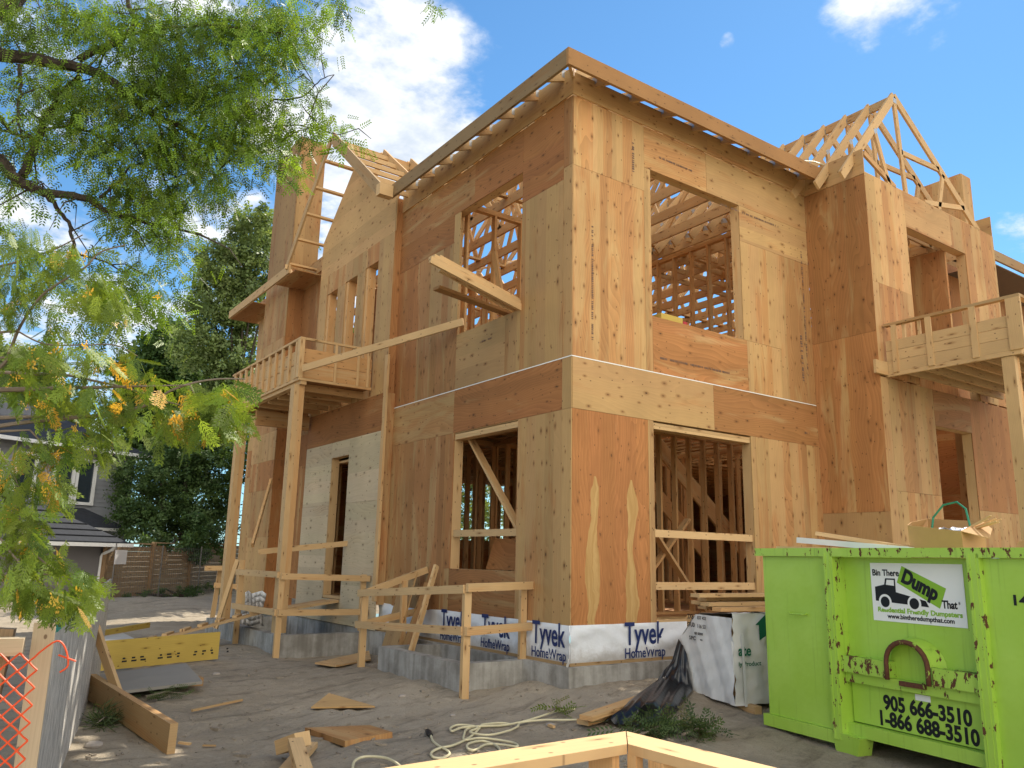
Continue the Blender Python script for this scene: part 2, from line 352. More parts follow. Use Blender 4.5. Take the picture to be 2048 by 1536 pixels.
DIPS = [(random.uniform(-4.6, 2.0), random.uniform(-3.0, 5.5), random.uniform(.07, .16), random.choice((-.022, -.016, .016))) for _ in range(170)]   # footprints and kicked soil
for k in range(46): DIPS.append((-3.6+k*.13+random.gauss(0, .02), -1.0+.55*math.sin(k*.05)+k*.045, .10, -.02)); DIPS.append((-3.9+k*.13+random.gauss(0, .02), .3+.5*math.sin(k*.05)+k*.045, .10, -.02))
xs = np.concatenate([[-600, -250, -120, -60, -35, -22, -15, -11], np.arange(-9, 6.01, .11), np.arange(6.5, 20, .7), [24, 32, 50, 90, 180, 350, 700]])
ys = np.concatenate([[-500, -200, -100, -50, -28, -18, -13, -10], np.arange(-8, 9.01, .11), np.arange(9.5, 28, .35), [32, 38, 48, 70, 120, 250, 500, 1000]])
gv = [(x, y, gh(x, y)+random.gauss(0, .006)*(abs(x) < 10)) for x in xs for y in ys]
ny = len(ys); gf = [(i*ny+j, (i+1)*ny+j, (i+1)*ny+j+1, i*ny+j+1) for i in range(len(xs)-1) for j in range(ny-1)
                    if not (.05 < (xs[i]+xs[i+1])/2 < 16 and .05 < (ys[j]+ys[j+1])/2 < 12)             # the cellar
                    and not (-.85 < (xs[i]+xs[i+1])/2 < .1 and .95 < (ys[j]+ys[j+1])/2 < 2.55)          # window well pits
                    and not (-1.35 < (xs[i]+xs[i+1])/2 < .1 and 5.0 < (ys[j]+ys[j+1])/2 < 8.4)]
me = bpy.data.meshes.new('ground'); me.from_pydata(gv, [], gf); me.polygons.foreach_set('use_smooth', [True]*len(gf)); me.materials.append(DIRT)
ground = bpy.data.objects.new('ground', me); sc.collection.objects.link(ground); tag(ground, kind='structure')

# ------------------------------------------------------------------ the house being framed
house = thing('timber_house', (0, 0, G0), 'large two storey plywood clad house under construction with open roof trusses', 'house')
LIGHT, RED, DARKRED, GREY = (.22, 1.0, .6), (.60, .97, .6), (.80, .86, .4), (.40, .90, .75)
def tn(t, j=.06): return (max(0, min(1, t[0]+random.uniform(-j, j))), t[1]+random.uniform(-j, j)*.7, t[2])
def panel(par, face, c, a0, a1, z0, z1, tone, horiz=False, mat=None, th=.012, name='plywood_panel'):
    """one sheet on a wall plane. face 'L' = plane x=c looking -x, 'R' = plane y=c looking -y"""
    gp_ = .0016; a0 += gp_; a1 -= gp_; z0 += gp_; z1 -= gp_; o_ = random.uniform(0, .0025)
    P_ = [(a0, z0), (a1, z0), (a1, z1), (a0, z1)]
    pts = [(c-o_, a, z) for a, z in P_] if face == 'L' else [(a, c-o_, z) for a, z in P_]
    gr = ((0, 1, 0) if face == 'L' else (1, 0, 0)) if horiz else (0, 0, 1)
    return MB().prism(pts, (-1, 0, 0) if face == 'L' else (0, -1, 0), th, tn(tone), gr).build(name, mat or PLY, par)
def wall_frame(name, face, c, a0, a1, z0, z1, holes=(), step=.406, depth=.14):
    """studs, plates and the trimmers round each hole behind the sheets"""
    m = MB(); q = lambda a, d, z: (c+d, a, z) if face == 'L' else (a, c+d, z)
    d0, d1 = .014, .014+depth
    bx = lambda A0, A1, Z0, Z1: m.box(q(A0, d0, Z0), q(A1, d1, Z1), rtone(.25))
    bx(a0+.002, a1-.002, z0, z0+.038); bx(a0+.002, a1-.002, z1-.038, z1); bx(a0+.002, a1-.002, z1-.078, z1-.040)
    a = a0+.02
    while a < a1-.02:
        for lo, hi in [(z0+.04, z1-.08)]:
            seg = [(lo, hi)]
            for (h0, h1, k0, k1) in holes:
                if h0-.08 < a+.019 < h1+.08:
                    seg = [s_ for (l, h_) in seg for s_ in ((l, min(h_, k0-.045)), (max(l, k1+.20), h_)) if s_[1]-s_[0] > .05]
            for l, h_ in seg: bx(a, a+.038, l, h_)
        a += step
    for (h0, h1, k0, k1) in holes:
        bx(h0-.0385, h0-.0005, max(z0+.04, k0), k1); bx(h1+.0005, h1+.0385, max(z0+.04, k0), k1)
        bx(h0-.078, h0-.040, z0+.04, z1-.08); bx(h1+.040, h1+.078, z0+.04, z1-.08)
        bx(h0-.0385, h1+.0385, k1+.001, k1+.185)
        if k0 > z0+.1: bx(h0-.0385, h1+.0385, k0-.039, k0-.001)
    return m.build(name, LUM, house, bevel=0)
H1, H2, ZT = 2.44, 3.06, 6.43
L1h = (1.05, 2.585, .58, 2.43); L2h = (1.045, 2.80, 3.88, 5.80)
R1h = (1.315, 3.17, .0, 2.44); R2h = (1.33, 3.12, 3.80, 5.83)
# --- long wall on the left (plane x = 0)
lw = wall_frame('side_wall_lower', 'L', 0, .16, 12, .01, 2.42, [L1h, (5.1, 8.2, .02, 2.38)])
lu = wall_frame('side_wall_upper', 'L', 0, .16, 12, 3.08, ZT, [L2h, (4.9, 7.6, 3.1, 5.9)])
PL = lambda *a, **k: panel(lw if a[3] < 3 else lu, 'L', 0, *a, **k)
PL(0, .175, 0, H1, (.25, .93, .2)); PL(.175, 1.05, 0, H1, (.34, .82, .55)); PL(1.05, 2.6, 0, .58, (.62, .74, .3), horiz=True)
PL(2.585, 2.73, .58, H1, (.58, .92, .2)); PL(2.6, 2.73, 0, .58, (.45, .85, .3)); PL(2.73, 4.6, 0, H1, (.56, .80, .6)); PL(8.2, 9.05, -.1, H1, RED)
PL(0, .175, H1, H2, (.22, .93, .2)); PL(.175, 2.62, H1, H2, (.76, .80, .3), horiz=True); PL(2.62, 4.6, H1, H2, (.36, .80, .4), horiz=True)
PL(8.2, 9.05, H1, H2, DARKRED); PL(10.1, 12, -.1, H1, GREY); PL(10.1, 12, H1, H2, RED); PL(10.1, 12, H2, 5.5, LIGHT); PL(10.1, 12, 5.5, ZT, GREY)
PL(0, .175, H2, 5.5, (.22, .86, .2)); PL(0, .175, 5.5, ZT, (.62, .74, .3))
PL(.175, 1.045, H2, 5.35, (.42, .80, .95)); PL(1.045, 1.38, H2, 3.88, (.42, .80, .95)); PL(1.38, 2.62, H2, 3.88, (.20, .90, .35), horiz=True)
PL(2.62, 3.80, H2, 4.1, (.52, .78, .7)); PL(2.80, 3.80, 4.1, 5.35, (.42, .80, .9)); PL(3.80, 4.6, H2, 5.35, DARKRED)
PL(.175, 1.045, 5.35, ZT, (.76, .80, .3), horiz=True); PL(1.045, 2.25, 5.80, ZT, (.74, .80, .3), horiz=True); PL(2.25, 4.6, 5.80, ZT, (.66, .82, .3), horiz=True)
PL(2.80, 4.6, 5.35, 5.80, (.74, .70, .35), horiz=True); PL(2.62, 2.80, 4.1, 5.80, (.30, .9, .2)); PL(2.62, 2.80, 3.88, 4.1, (.30, .9, .2)) if False else None
PL(8.1, 9.05, H2, 4.6, (.5, .72, .5)); PL(8.1, 9.05, 4.6, ZT, (.65, .66, .4))
# --- front wall on the right (plane y = 0)
rw = wall_frame('front_wall_lower', 'R', 0, .16, 4.73, .01, 2.42, [R1h]); ru = wall_frame('front_wall_upper', 'R', 0, .16, 4.73, 3.08, ZT, [R2h])
PR = lambda *a, **k: panel(rw if a[3] < 3 else ru, 'R', 0, *a, **k)
# the orange corner sheet with two pale flames has its own figure
PR(.012, 1.22, 0, H1, (.80, 1.16, .15), mat=FLAME); PR(1.22, 1.315, 0, H1, (.25, .92, .2)); PR(3.17, 3.27, 0, H1, (.30, .80, .2)); PR(3.27, 4.73, 0, H1, (.36, .96, .9))
PR(.012, 2.44, H1, H2, (.20, 1.06, .25), horiz=True); PR(2.44, 4.73, H1, H2, (.56, .90, .5), horiz=True)
PR(.012, 1.21, H2, 5.49, (.45, 1.08, .5)); PR(.012, 1.22, 5.49, ZT, (.36, 1.08, 1.0)); PR(1.21, 1.33, H2, 5.83, (.40, 1.0, .3)); PR(1.22, 1.33, 5.83, ZT, (.4, 1.0, .3)) if False else None
PR(1.22, 2.44, 5.83, ZT, (.42, 1.06, .9), horiz=True); PR(2.44, 4.73, 5.83, ZT, (.42, 1.0, .6), horiz=True); PR(3.12, 4.73, 5.28, 5.83, (.30, 1.0, .5), horiz=True)
PR(1.33, 3.18, H2, 3.80, (.64, 1.06, .35), horiz=True); PR(3.12, 3.95, 3.80, 5.28, (.28, 1.04, 1.0)); PR(3.18, 3.95, H2, 3.80, (.28, 1.04, 1.0)); PR(3.95, 4.73, H2, 5.28, (.48, .96, 1.0))
# narrow pale flashing along the storey line
fl = MB(); fl.box((-.006, .0, 3.052), (-.0035, 4.5, 3.064)); fl.box((-.006, -.006, 3.052), (4.72, -.0035, 3.064)); fl.build('flashing', WHITE, house)
# printed grade stamps, too small to read
INKB = simple('stamp_ink', (.17, .105, .075), .8, .3)
def stamp(face, c, a, z, n, vertical, h=.045):
    m = MB()
    for i in range(n):
        if random.random() < .22: continue
        o_ = i*h*.62; a_, z_ = (a, z+o_) if vertical else (a+o_, z); w_ = h*random.uniform(.2, .5)
        da, dz = (h*.75, w_) if vertical else (w_, h*.75)
        P_ = (c-.0062, a_, z_) if face == 'L' else (a_, c-.0062, z_); Q_ = (c-.0050, a_+da, z_+dz) if face == 'L' else (a_+da, c-.0050, z_+dz)
        m.box(P_, Q_)
    return m.build('stamp_print', INKB, house)
for q in (('R', 0, .30, 3.3, 62, True, .038), ('R', 0, 4.55, 3.5, 84, True, .038), ('R', 0, 1.5, 6.05, 30, False, .036), ('R', 0, 2.7, 5.72, 60, False, .036), ('R', 0, 1.45, 3.25, 60, False, .036), ('R', 0, 4.42, 3.4, 20, True, .06), ('R', 0, 1.0, 5.7, 14, True, .05), ('R', 0, 4.4, 2.6, 6, False, .04),
          ('L', 0, 1.7, 3.62, 16, False, .034)): stamp(*q)
# --- gable bay that stands 13 cm proud of the long wall
BX = -.13
bayl = wall_frame('bay_wall_lower', 'L', BX, 4.5, 7.85, .01, 2.6, [(5.85, 6.60, .02, 2.42)]); bays = [(5.12, 5.64, 3.35, 5.74), (5.98, 6.50, 3.35, 5.72), (6.87, 7.38, 3.35, 5.70)]
bayu = wall_frame('bay_wall_upper', 'L', BX, 4.55, 7.78, 3.3, 6.1, bays, depth=.18)
for a in ((4.5, 5.85, -.38, 1.59), (4.5, 5.85, 1.59, 2.70), (6.6, 7.85, -.38, 1.59), (6.6, 7.85, 1.59, 2.70), (5.85, 6.6, 2.42, 2.70), (5.85, 6.6, -.38, .0)): panel(bayl, 'L', BX, *a, (.30, 1.0, .15), horiz=True, mat=GPLY)
panel(bayl, 'L', BX, 4.5, 7.85, 2.70, 3.32, (.62, .72, .3), horiz=True)
for a, t in (((4.55, 5.12, 3.32, 6.1), (.26, .9, .4)), ((5.64, 5.98, 3.32, 5.72), (.36, .84, .5)), ((6.50, 6.87, 3.32, 5.70), (.36, .84, .5)), ((7.38, 7.78, 3.32, 6.1), (.22, .9, .3)), ((5.12, 5.64, 5.74, 6.1), RED), ((5.64, 6.50, 5.72, 6.1), GREY), ((6.5, 7.38, 5.70, 6.1), RED)): panel(bayu, 'L', BX, *a, t)
gab = [(BX, 4.52, 6.1), (BX, 4.52, 6.72), (BX, 5.0, 6.95), (BX, 6.34, 8.16), (BX, 7.78, 6.9), (BX, 7.78, 6.1)]
MB().prism(gab, (-1, 0, 0), .012, (.10, 1.0, .2), (0, 1, 0)).build('gable_panel', PLY, bayu)
for a_, b_ in (((BX, 4.488, 0), (-.001, 4.4995, 3.3)), ((BX, 4.537, 3.3), (-.001, 4.5495, 6.7)), ((BX, 7.7815, 3.3), (-.001, 7.794, 6.7))): MB().box(a_, b_, RED).build('bay_return', PLY, house)
for i, (a, b, c, d) in enumerate(bays):       # doubled jack studs in each tall opening
    MB().box((BX+.02, b-.10, c), (BX+.16, b-.002, d), (.55, 1.1, .2)).box((BX+.02, a+.002, c), (BX+.16, a+.05, d), (.5, 1.1, .2)).build('jack_stud', LUM, house)
corner = MB().box((BX-.055, 4.44, .05), (BX-.017, 4.54, 3.92), (.35, 1.0, .3)).build('corner_stud', LUM, house)
# overhanging rake of the gable: barge boards and lookouts
PK, LO, HI = np.array((-.62, 6.46, 8.52)), np.array((-.62, 4.22, 6.60)), np.array((-.62, 8.52, 6.40))
rake = MB().bar(PK, LO, .04, .20, (0, 0, 1), (.35, .62, .3)).build('barge_board', LUM, house); MB().bar(PK+(.0, .03, 0), HI, .04, .14, (0, 0, 1), (.3, .8, .3)).build('barge_board', LUM, house)
for i in range(5):
    t = (i+.75)/5.2; q = PK*(1-t)+HI*t; MB().bar(q+(.0, 0, -.06), (.45, q[1], q[2]-.06), .09, .04, tone=(.2, 1.05, .3)).build('lookout', LUM, house)
for i in range(6):
    t = (i+.7)/6; q = PK*(1-t)+LO*t; MB().bar(q+(0.02, 0, .0), (.45, q[1], q[2]), .04, .085, tone=(.25, 1.0, .3)).build('lookout', LUM, house)
for k in range(4):                            # the dormer rafters that run back
    xr = .45+k*.6; rf = MB(); pk = np.array((xr, 6.46, 8.52)); rf.bar(pk, (xr, 4.22+k*.25, 6.60+k*.22), .04, .19); rf.bar(pk, (xr, 8.52-k*.2, 6.40+k*.2), .04, .19); rf.build('dormer_rafter', LUM, house)
MB().bar((-.6, 6.46, 8.42), (4.0, 6.46, 8.42), .04, .18).build('ridge_board', LUM, house)
MB().box((-.66, 4.10, 6.46), (-.42, 4.24, 6.66), (.2, 1.05, .2)).build('rake_block', LUM, house)
# --- chimney box
CX0, CY0, CY1 = -.34, 9.06, 10.55
ch = MB()
ch.box((CX0+.012, CY0+.012, -.4), (.25, CY1-.012, 9.7), (.3, .5, .2)); chim = ch.build('chimney', LUM, house)
zz = [-.42, 1.05, 2.0, 2.6, 3.2, 5.2, 6.7, 9.78]; tt = [LIGHT, (.3, .92, .4), RED, LIGHT, (.5, .85, .5), (.45, .80, .6), (.30, .66, .5)]
for i in range(7):
    panel(chim, 'L', CX0, CY0, CY1, zz[i], zz[i+1], tt[i]); panel(chim, 'R', CY0, CX0+.013, .25, zz[i], zz[i+1], (.72, .86 if zz[i] < 5 else .80, .35) if i % 2 or zz[i] < 5 else (.45, .85, .4))
MB().box((CX0-.003, CY0-.003, 9.781), (.252, CY1, 9.80), GREY).build('chimney_cap', PLY, chim)
# --- wing on the right
WY, WX0, WX1 = -1.03, 4.73, 8.70
wl = wall_frame('wing_wall_lower', 'R', WY, WX0+.2, WX1, .01, 2.9, [(6.13, 7.22, -.4, 2.79)]); wu = wall_frame('wing_wall_upper', 'R', WY, WX0+.2, WX1, 3.08, 6.46, [(5.80, 7.63, 3.3, 5.86)])
ws = wall_frame('wing_side_wall', 'L', WX0, WY+.16, -.01, .01, 6.42)
PS = lambda a0, a1, z0, z1, t, **k: panel(ws, 'L', WX0, a0, a1, z0, z1, t, **k)
PS(WY, -.001, 4.0, 6.42, (.66, .82, .4)); PS(WY, -.001, 1.46, 4.0, (.60, .96, .5)); PS(WY, -.001, -.05, 1.46, (.30, .88, .2))
PW = lambda a0, a1, z0, z1, t, **k: panel(wl if z0 < 2.9 else wu, 'R', WY, a0, a1, z0, z1, t, **k)
PW(WX0+.002, WX0+.16, 3.36, 4.75, LIGHT); PW(WX0+.16, 5.80, 3.36, 4.75, (.52, 1.0, .6)); PW(WX0+.002, 5.80, 4.75, 6.45, (.40, 1.05, .5)); PW(5.80, 7.2, 5.86, 6.45, (.45, 1.0, .5), horiz=True); PW(7.2, 7.63, 5.86, 6.45, (.4, .95, .5)); PW(7.63, WX1, 3.36, 6.45, (.42, .96, .9))
PW(WX0+.002, WX0+.2, -.05, 3.34, GREY); PW(WX0+.2, 6.13, -.05, 1.75, (.38, .90, .8)); PW(WX0+.2, 6.13, 1.75, 3.34, (.40, .80, .8)); PW(6.13, 7.24, 2.79, 3.34, (.55, .72, .3), horiz=True); PW(7.22, WX1, -.05, 1.6, (.42, .86, .6)); PW(7.22, WX1, 1.6, 3.34, (.62, .78, .5))
fin = MB(); fin.box((WX0-.003, WY, 6.425), (WX0+.016, .05, 6.82), (.15, .98, .3)); fin.build('eave_panel', PLY, house)
MB().box((WX1-.016, WY+.002, 6.46), (WX1, .5, 6.82), (.2, 1.0, .3)).build('eave_panel', PLY, house)
MB().box((7.25, WY+.16, 2.9), (7.30, .6, 5.9), RED).box((7.30, .4, 3.06), (8.6, .45, 5.9), (.7, .9, .4)).build('closet_wall', PLY, house)
MB().box((7.30, .2, -.1), (7.35, 1.4, 2.75), RED).box((6.4, 1.4, -.1), (7.30, 1.45, 2.75), (.8, .8, .4)).build('closet_wall', PLY, house)
# recessed wall right of the wing, its eave and dark soffit
rr = wall_frame('rear_wing_wall', 'R', -.2, WX1, 14, .01, 6.2)
for i in range(4): panel(rr, 'R', -.2, WX1+i*1.22, WX1+(i+1)*1.22, -.1, 2.9, (.55, .8, .5)); panel(rr, 'R', -.2, WX1+i*1.22, WX1+(i+1)*1.22, 2.9, 6.2, DARKRED)
MB().box((WX1+.0, -1.0, 6.05), (16, -.96, 6.23), (.4, .55, .3)).build('fascia_board', LUM, house); MB().box((WX1+.02, -.955, 5.98), (16, -.2, 6.0)).build('soffit', SOFT, house)
# --- freeze boards, fascia and rafter tails under the open eaves
FZ0, FZ1 = 6.43, 6.735
fb = MB(); fb.box((-.034, -.034, FZ0), (-.016, 4.5, FZ1+.07), (.24, .84, .25)); fb.build('freeze_board', PLY, house)
fb = MB(); fb.box((-.0155, -.034, FZ0), (2.44, -.016, FZ1), (.22, .98, .3)); fb.build('freeze_board', PLY, house); MB().box((2.443, -.034, FZ0), (4.725, -.016, FZ1), (.3, 1.0, .35)).build('freeze_board', PLY, house)
MB().box((-.034, 7.8, FZ0), (-.016, 12, FZ1), (.3, .8, .3)).build('freeze_board', PLY, house)
EV = .37
fa = MB().box((-EV-.04, -EV, 6.49), (-EV, 4.22, 6.715), (.3, .44, .3)).build('fascia_board', LUM, house)
MB().box((-EV-.04, -EV-.04, 6.49), (5.00, -EV, 6.715), (.8, .64, .4)).build('fascia_board', LUM, house)
MB().box((-.66, 8.2, 6.28), (-.62, 12.3, 6.46), (.25, .85, .3)).build('fascia_board', LUM, house); MB().box((-.62, 12.26, 6.28), (.4, 12.3, 6.46), (.5, .7, .3)).build('fascia_board', LUM, house)
MB().box((-.62, 7.9, 6.262), (0, CY0-.01, 6.279), (.6, .8, .3)).build('soffit', PLY, house); MB().box((-.62, CY1+.01, 6.262), (0, 12.25, 6.279), (.6, .8, .3)).build('soffit', PLY, house)
MB().bar((-.70, 8.25, 6.42), (-.35, 8.75, 6.42), .05, .09, tone=LIGHT).build('rake_foot', LUM, house)
PLATE = STEEL
SL = .667
def tail(p_in, p_out, flip):
    o = MB().bar(p_in, p_out, .04, .14).build('rafter_tail', LUM, house); v = np.array(p_out)-np.array(p_in); q = np.array(p_in)+v*.58
    e = .021; n_ = np.array((0, e, 0)) if flip else np.array((e, 0, 0)); d = np.array((.075, 0, 0)) if flip else np.array((0, .075, 0))
    m = MB()
    for s_ in (1, -1): m.frame_box(q+n_*s_, d, n_*.05, (0, 0, .05))
    m.build('nail_plate', PLATE, o)
for i in range(8): tail((.5, .15+i*.55, 6.98), (-EV, .15+i*.55, 6.62), True)
for i in range(8): tail((.35+i*.6, .5, 6.93), (.35+i*.6, -EV, 6.61), False)
MB().bar((1.2, 1.2, 7.2), (-EV, -EV, 6.60), .04, .16).build('hip_rafter', LUM, house)
for i in range(8): MB().box((-.012, .15+i*.55+.03, 6.64), (.02, .15+(i+1)*.55-.03, 6.80), (.5, .75, .3)).build('eave_blocking', LUM, house) if i in (1, 4) else None

MB().bar((-EV+.01, -EV+.02, 6.705), (5.0, -EV+.02, 6.705), .012, .012).build('drip_batten', LUM, house)
MB().prism([(.0, -EV+.03, 6.70), (4.7, -EV+.03, 6.70), (4.7, -.06, 6.815), (.0, -.06, 6.815)], (0, -.33, 1), .011, (.7, .75, .3)).build('eave_sheathing', PLY, house)
MB().prism([(-EV+.03, .1, 6.705), (-EV+.03, 4.1, 6.705), (-.20, 4.1, 6.775), (-.20, .1, 6.775)], (-.4, 0, 1), .011, (.7, .75, .3)).build('eave_sheathing', PLY, house)
# --- roof trusses spanning front to back
def truss(x, ylo, yhi, ridge, zb, slope=SL, y_eave0=None, y_eave1=None, webs=6, name='roof_truss'):
    m = MB(); mid = (ylo+yhi)/2; top = min(ridge, slope*(mid-ylo)); zb2 = zb+.15
    m.bar((x, ylo, zb+.085), (x, yhi, zb+.085), .038, .17)
    yk0 = ylo+top/slope; yk1 = yhi-top/slope
    a = (x, ylo-.02, zb2); b_ = (x, yk0, zb2+top); c = (x, yk1, zb2+top); d = (x, yhi+.02, zb2)
    m.bar(a, b_, .038, .14); m.bar(c, d, .038, .14)
    if yk1-yk0 > .3: m.bar(b_, c, .038, .14)
    zt = lambda y: zb2+min(top, slope*(y-ylo), slope*(yhi-y))
    ny_ = webs; ysx = np.linspace(ylo+.9, yhi-.9, ny_*2+1)
    for i in range(len(ysx)-1):
        y0, y1 = ysx[i], ysx[i+1]
        p, q = ((x, y0, zb+.14), (x, y1, zt(y1)-.05)) if i % 2 == 0 else ((x, y0, zt(y0)-.05), (x, y1, zb+.14))
        if abs(p[2]-q[2]) > .15: m.bar(p, q, .038, .09, (1, 0, 0) if False else (0, 0, 1))
    return m.build(name, LUM, house)
for k in range(19):
    x = .62+k*.61
    truss(x, .05, 11.9, SL*x+.12, ZT+.01, webs=6 if x < 4.0 else 4)
for (yy, t) in ((3.2, .1), (5.9, .1), (8.7, .1)): MB().bar((.7, yy, ZT+.17), (13.5, yy, ZT+.17), .09, .038).build('truss_brace', LUM, house)
for (y0, y1) in ((2.2, 6.0), (7, 10)): MB().bar((2.5, y0, 6.6), (7.5, y1, 9.3), .09, .038).build('truss_brace', LUM, house)
# wing gable trusses, ridge running back
HL, HR, PKX = 4.76, 8.62, 6.08
WB, WPZ = 6.50, 8.28
for k in range(13):
    y = -.86+k*.42; m = MB(); pk = np.array((PKX, y, WPZ)); up = (0, 0, 1)
    tailx = .42 if True else 0; sl_ = (WPZ-WB-.1)/(PKX-HL)
    m.bar(pk, (HL-.35, y, WB+.1-.35*sl_*.55), .038, .14, up, (.15, 1.0, .2)); m.bar(pk, (HR-.05, y, WB+.06), .038, .14, up, (.3, .95, .2)); m.bar((HL, y, WB+.05), (HR, y, WB+.05), .038, .10, up)
    m.bar(pk-(0, 0, .08), (PKX+.12, y, WB+.1), .038, .09, up)
    for f, bx_ in ((.5, .62), (.78, .30)):
        q = pk*(1-f)+np.array((HL, y, WB+.1))*f; m.bar(q-(0, 0, .04), (PKX-(PKX-HL)*bx_+(.45 if f < .6 else .2), y, WB+.1), .038, .085, up)
    for f, bx_ in ((.55, .5), (.80, .30)):
        q = pk*(1-f)+np.array((HR, y, WB+.06))*f; m.bar(q-(0, 0, .03), (PKX+(HR-PKX)*bx_*.9, y, WB+.1), .038, .085, up)
    q = pk*.5+np.array((HR, y, WB+.06))*.5; m.bar(q-(0, 0, .05), (PKX+.08, y, q[2]-.12), .038, .085, up)
    if k: m.box((PKX-.02, y-.40, WPZ-.12), (PKX+.02, y-.02, WPZ+.02), (.5, .8, .3))
    o = m.build('wing_truss', LUM, house)
    p2 = MB(); p2.box((PKX-.05, y-.0205, WPZ-.13), (PKX+.05, y+.0205, WPZ-.04)); q = pk*.5+np.array((HL, y, WB+.1))*.5
    p2.frame_box(q-(0, 0, .02), (.04, 0, .03), (0, .0205, 0), (-.02, 0, .03)); p2.frame_box(np.array((HL+.05, y, WB+.12)), (.06, 0, .02), (0, .0205, 0), (-.01, 0, .04)); p2.build('nail_plate', PLATE, o)
MB().tube([(4.3, .4, 6.95), (4.5, .0, 6.98), (4.75, -.2, 6.96), (4.88, -.3, 6.9), (4.98, -.36, 6.72)], .014, 6).build('air_line', CORD, house)
# second chimney box beyond the wing
cb = MB().box((10.09, .012, 6.0), (10.45, .90, 8.50), (.35, .5, .3)).build('chimney', LUM, house); panel(cb, 'L', 10.078, .0, .92, 6.0, 8.50, (.38, 1.05, .5)); panel(cb, 'R', -.002, 10.092, 10.46, 6.0, 8.50, (.3, 1.0, .3))

# --- floors, joists, partitions
MB().box((.02, .02, -.02), (14, 11.9, .0), RED).build('subfloor', PLY, house)
MB().box((.17, .17, 3.03), (3.3, 11.9, 3.055), RED).box((3.3, 3.9, 3.031), (14, 11.9, 3.054), RED).build('upper_floor', PLY, house)
for k in range(27):
    y = .3+k*.42; x1 = 13.5 if y > 3.8 else 3.25
    jb = MB().box((.17, y, 2.97), (x1, y+.06, 3.028)).box((.17, y, 2.70), (x1, y+.06, 2.74)); x = .2
    i = 0
    while x < x1-.3:
        jb.bar((x, y+.03, 2.74 if i % 2 else 2.97), (x+.28, y+.03, 2.97 if i % 2 else 2.74), .04, .06); x += .28; i += 1
    jb.build('floor_joist', LUM, house)
for k in range(22): MB().box((.2+k*.3 if k < 11 else .2+k*.3, .2, 2.675), (.26+k*.3, 11.5 if k > 10 else 11.5, 2.698)).build('ceiling_strapping', LUM, house)
def partition(axis, c, a0, a1, z0, z1, step=.406, gap=None):
    m = MB(); q = (lambda a, d, z: (c+d, a, z)) if axis == 'y' else (lambda a, d, z: (a, c+d, z))
    m.box(q(a0, 0, z1-.038), q(a1, .09, z1), (.5, 1, .3)); m.box(q(a0, 0, z1-.078), q(a1, .09, z1-.040), (.6, 1, .3))
    root = m.build('partition_wall', LUM, house); a = a0; i = 0; MB().box(q(a0, 0, z0), q(a1, .09, z0+.038), (.6, 1, .3)).build('bottom_plate', LUM, root)
    while a < a1-.03:
        if not (gap and gap[0] < a < gap[1]): MB().box(q(a, .0, z0+.039), q(a+.038, .0895, z1-.079), rtone(.6)).build('stud', LUM, root)
        a += step
    return root
partition('y', 4.66, .30, 6.5, H2, 6.30); partition('x', 2.75, .2, 1.75, H2, 6.05, .5); MB().box((1.60, 2.72, H2), (1.80, 2.90, 6.1), (.7, 1, .3)).build('post', LUM, house)
partition('y', 2.6, 5.6, 9, H2, 6.3); partition('x', 6.5, 1.0, 8.5, H2, 6.3, gap=(3.2, 4.2)); MB().box((9.0, .6, 3.06), (9.012, 10.5, 5.7), (.6, 1.1, .4)).build('closet_wall', PLY, house); MB().box((3.2, 9.4, 3.06), (8.9, 9.412, 5.9), (.6, 1.1, .4)).build('closet_wall', PLY, house); partition('x', .9, 5.6, 8.6, .0, 2.68)
partition('x', 1.35, 1.2, 4.6, .0, 2.66, .32); MB().box((.95, 4.9, 3.06), (.962, 8.0, 6.1), RED).build('closet_wall', PLY, house); partition('y', 1.75, 2.6, 7.5, .0, 2.66); partition('x', 4.2, .2, 6.5, .0, 2.66); partition('y', 5.2, 1.5, 9, .0, 2.66); partition('x', 7.2, .3, 8, .0, 2.66)
for p, q in (((.25, 1.0, .75), (.25, 2.75, 2.6)), ((2.0, 1.30, .1), (3.3, 1.30, 1.35)), ((3.5, 1.22, .05), (2.1, 1.22, 1.6)), ((1.6, 1.1, 1.9), (2.3, 1.25, .3)), ((2.3, 2.7, 5.4), (1.3, 2.75, 3.9)), ((.6, 2.6, 5.3), (1.0, 2.70, 3.8))):
    MB().bar(p, q, .038, .11, (1, 0, 0) if p[0] == q[0] else (0, 1, 0), (.5, 1, .2)).build('diagonal_brace', LUM, house)
# stair stringers rising behind the front opening
for dy in (0, .9): MB().bar((3.1, 2.1+dy, 2.9), (5.6, 2.1+dy, .9), .04, .26, tone=(.55, 1.15, .2)).build('stair_stringer', LUM, house)
# guard rails nailed across the openings
for z in (.40, 1.02): MB().box((1.25, -.022, z), (3.2, .0-.006, z+.09) if False else (3.2, -.008, z+.09), (.15, 1.05, .5)).build('guard_rail', LUM, house) if False else MB().bar((1.318, .05, z+.045), (3.168, .05, z+.04), .038, .09, tone=(.15, 1.08, .5)).build('guard_rail', LUM, house)
MB().bar((.05, 1.052, 1.045), (.05, 2.583, 1.05), .038, .09, tone=(.2, .95, .4)).build('guard_rail', LUM, house)
MB().prism([(.5, 1.15, .58), (.5, 2.45, .58), (.62, 2.42, 1.0), (.62, 1.3, .98)], (-1, 0, .2), .012, (.9, .9, .1)).build('stored_sheet', PLY, house)
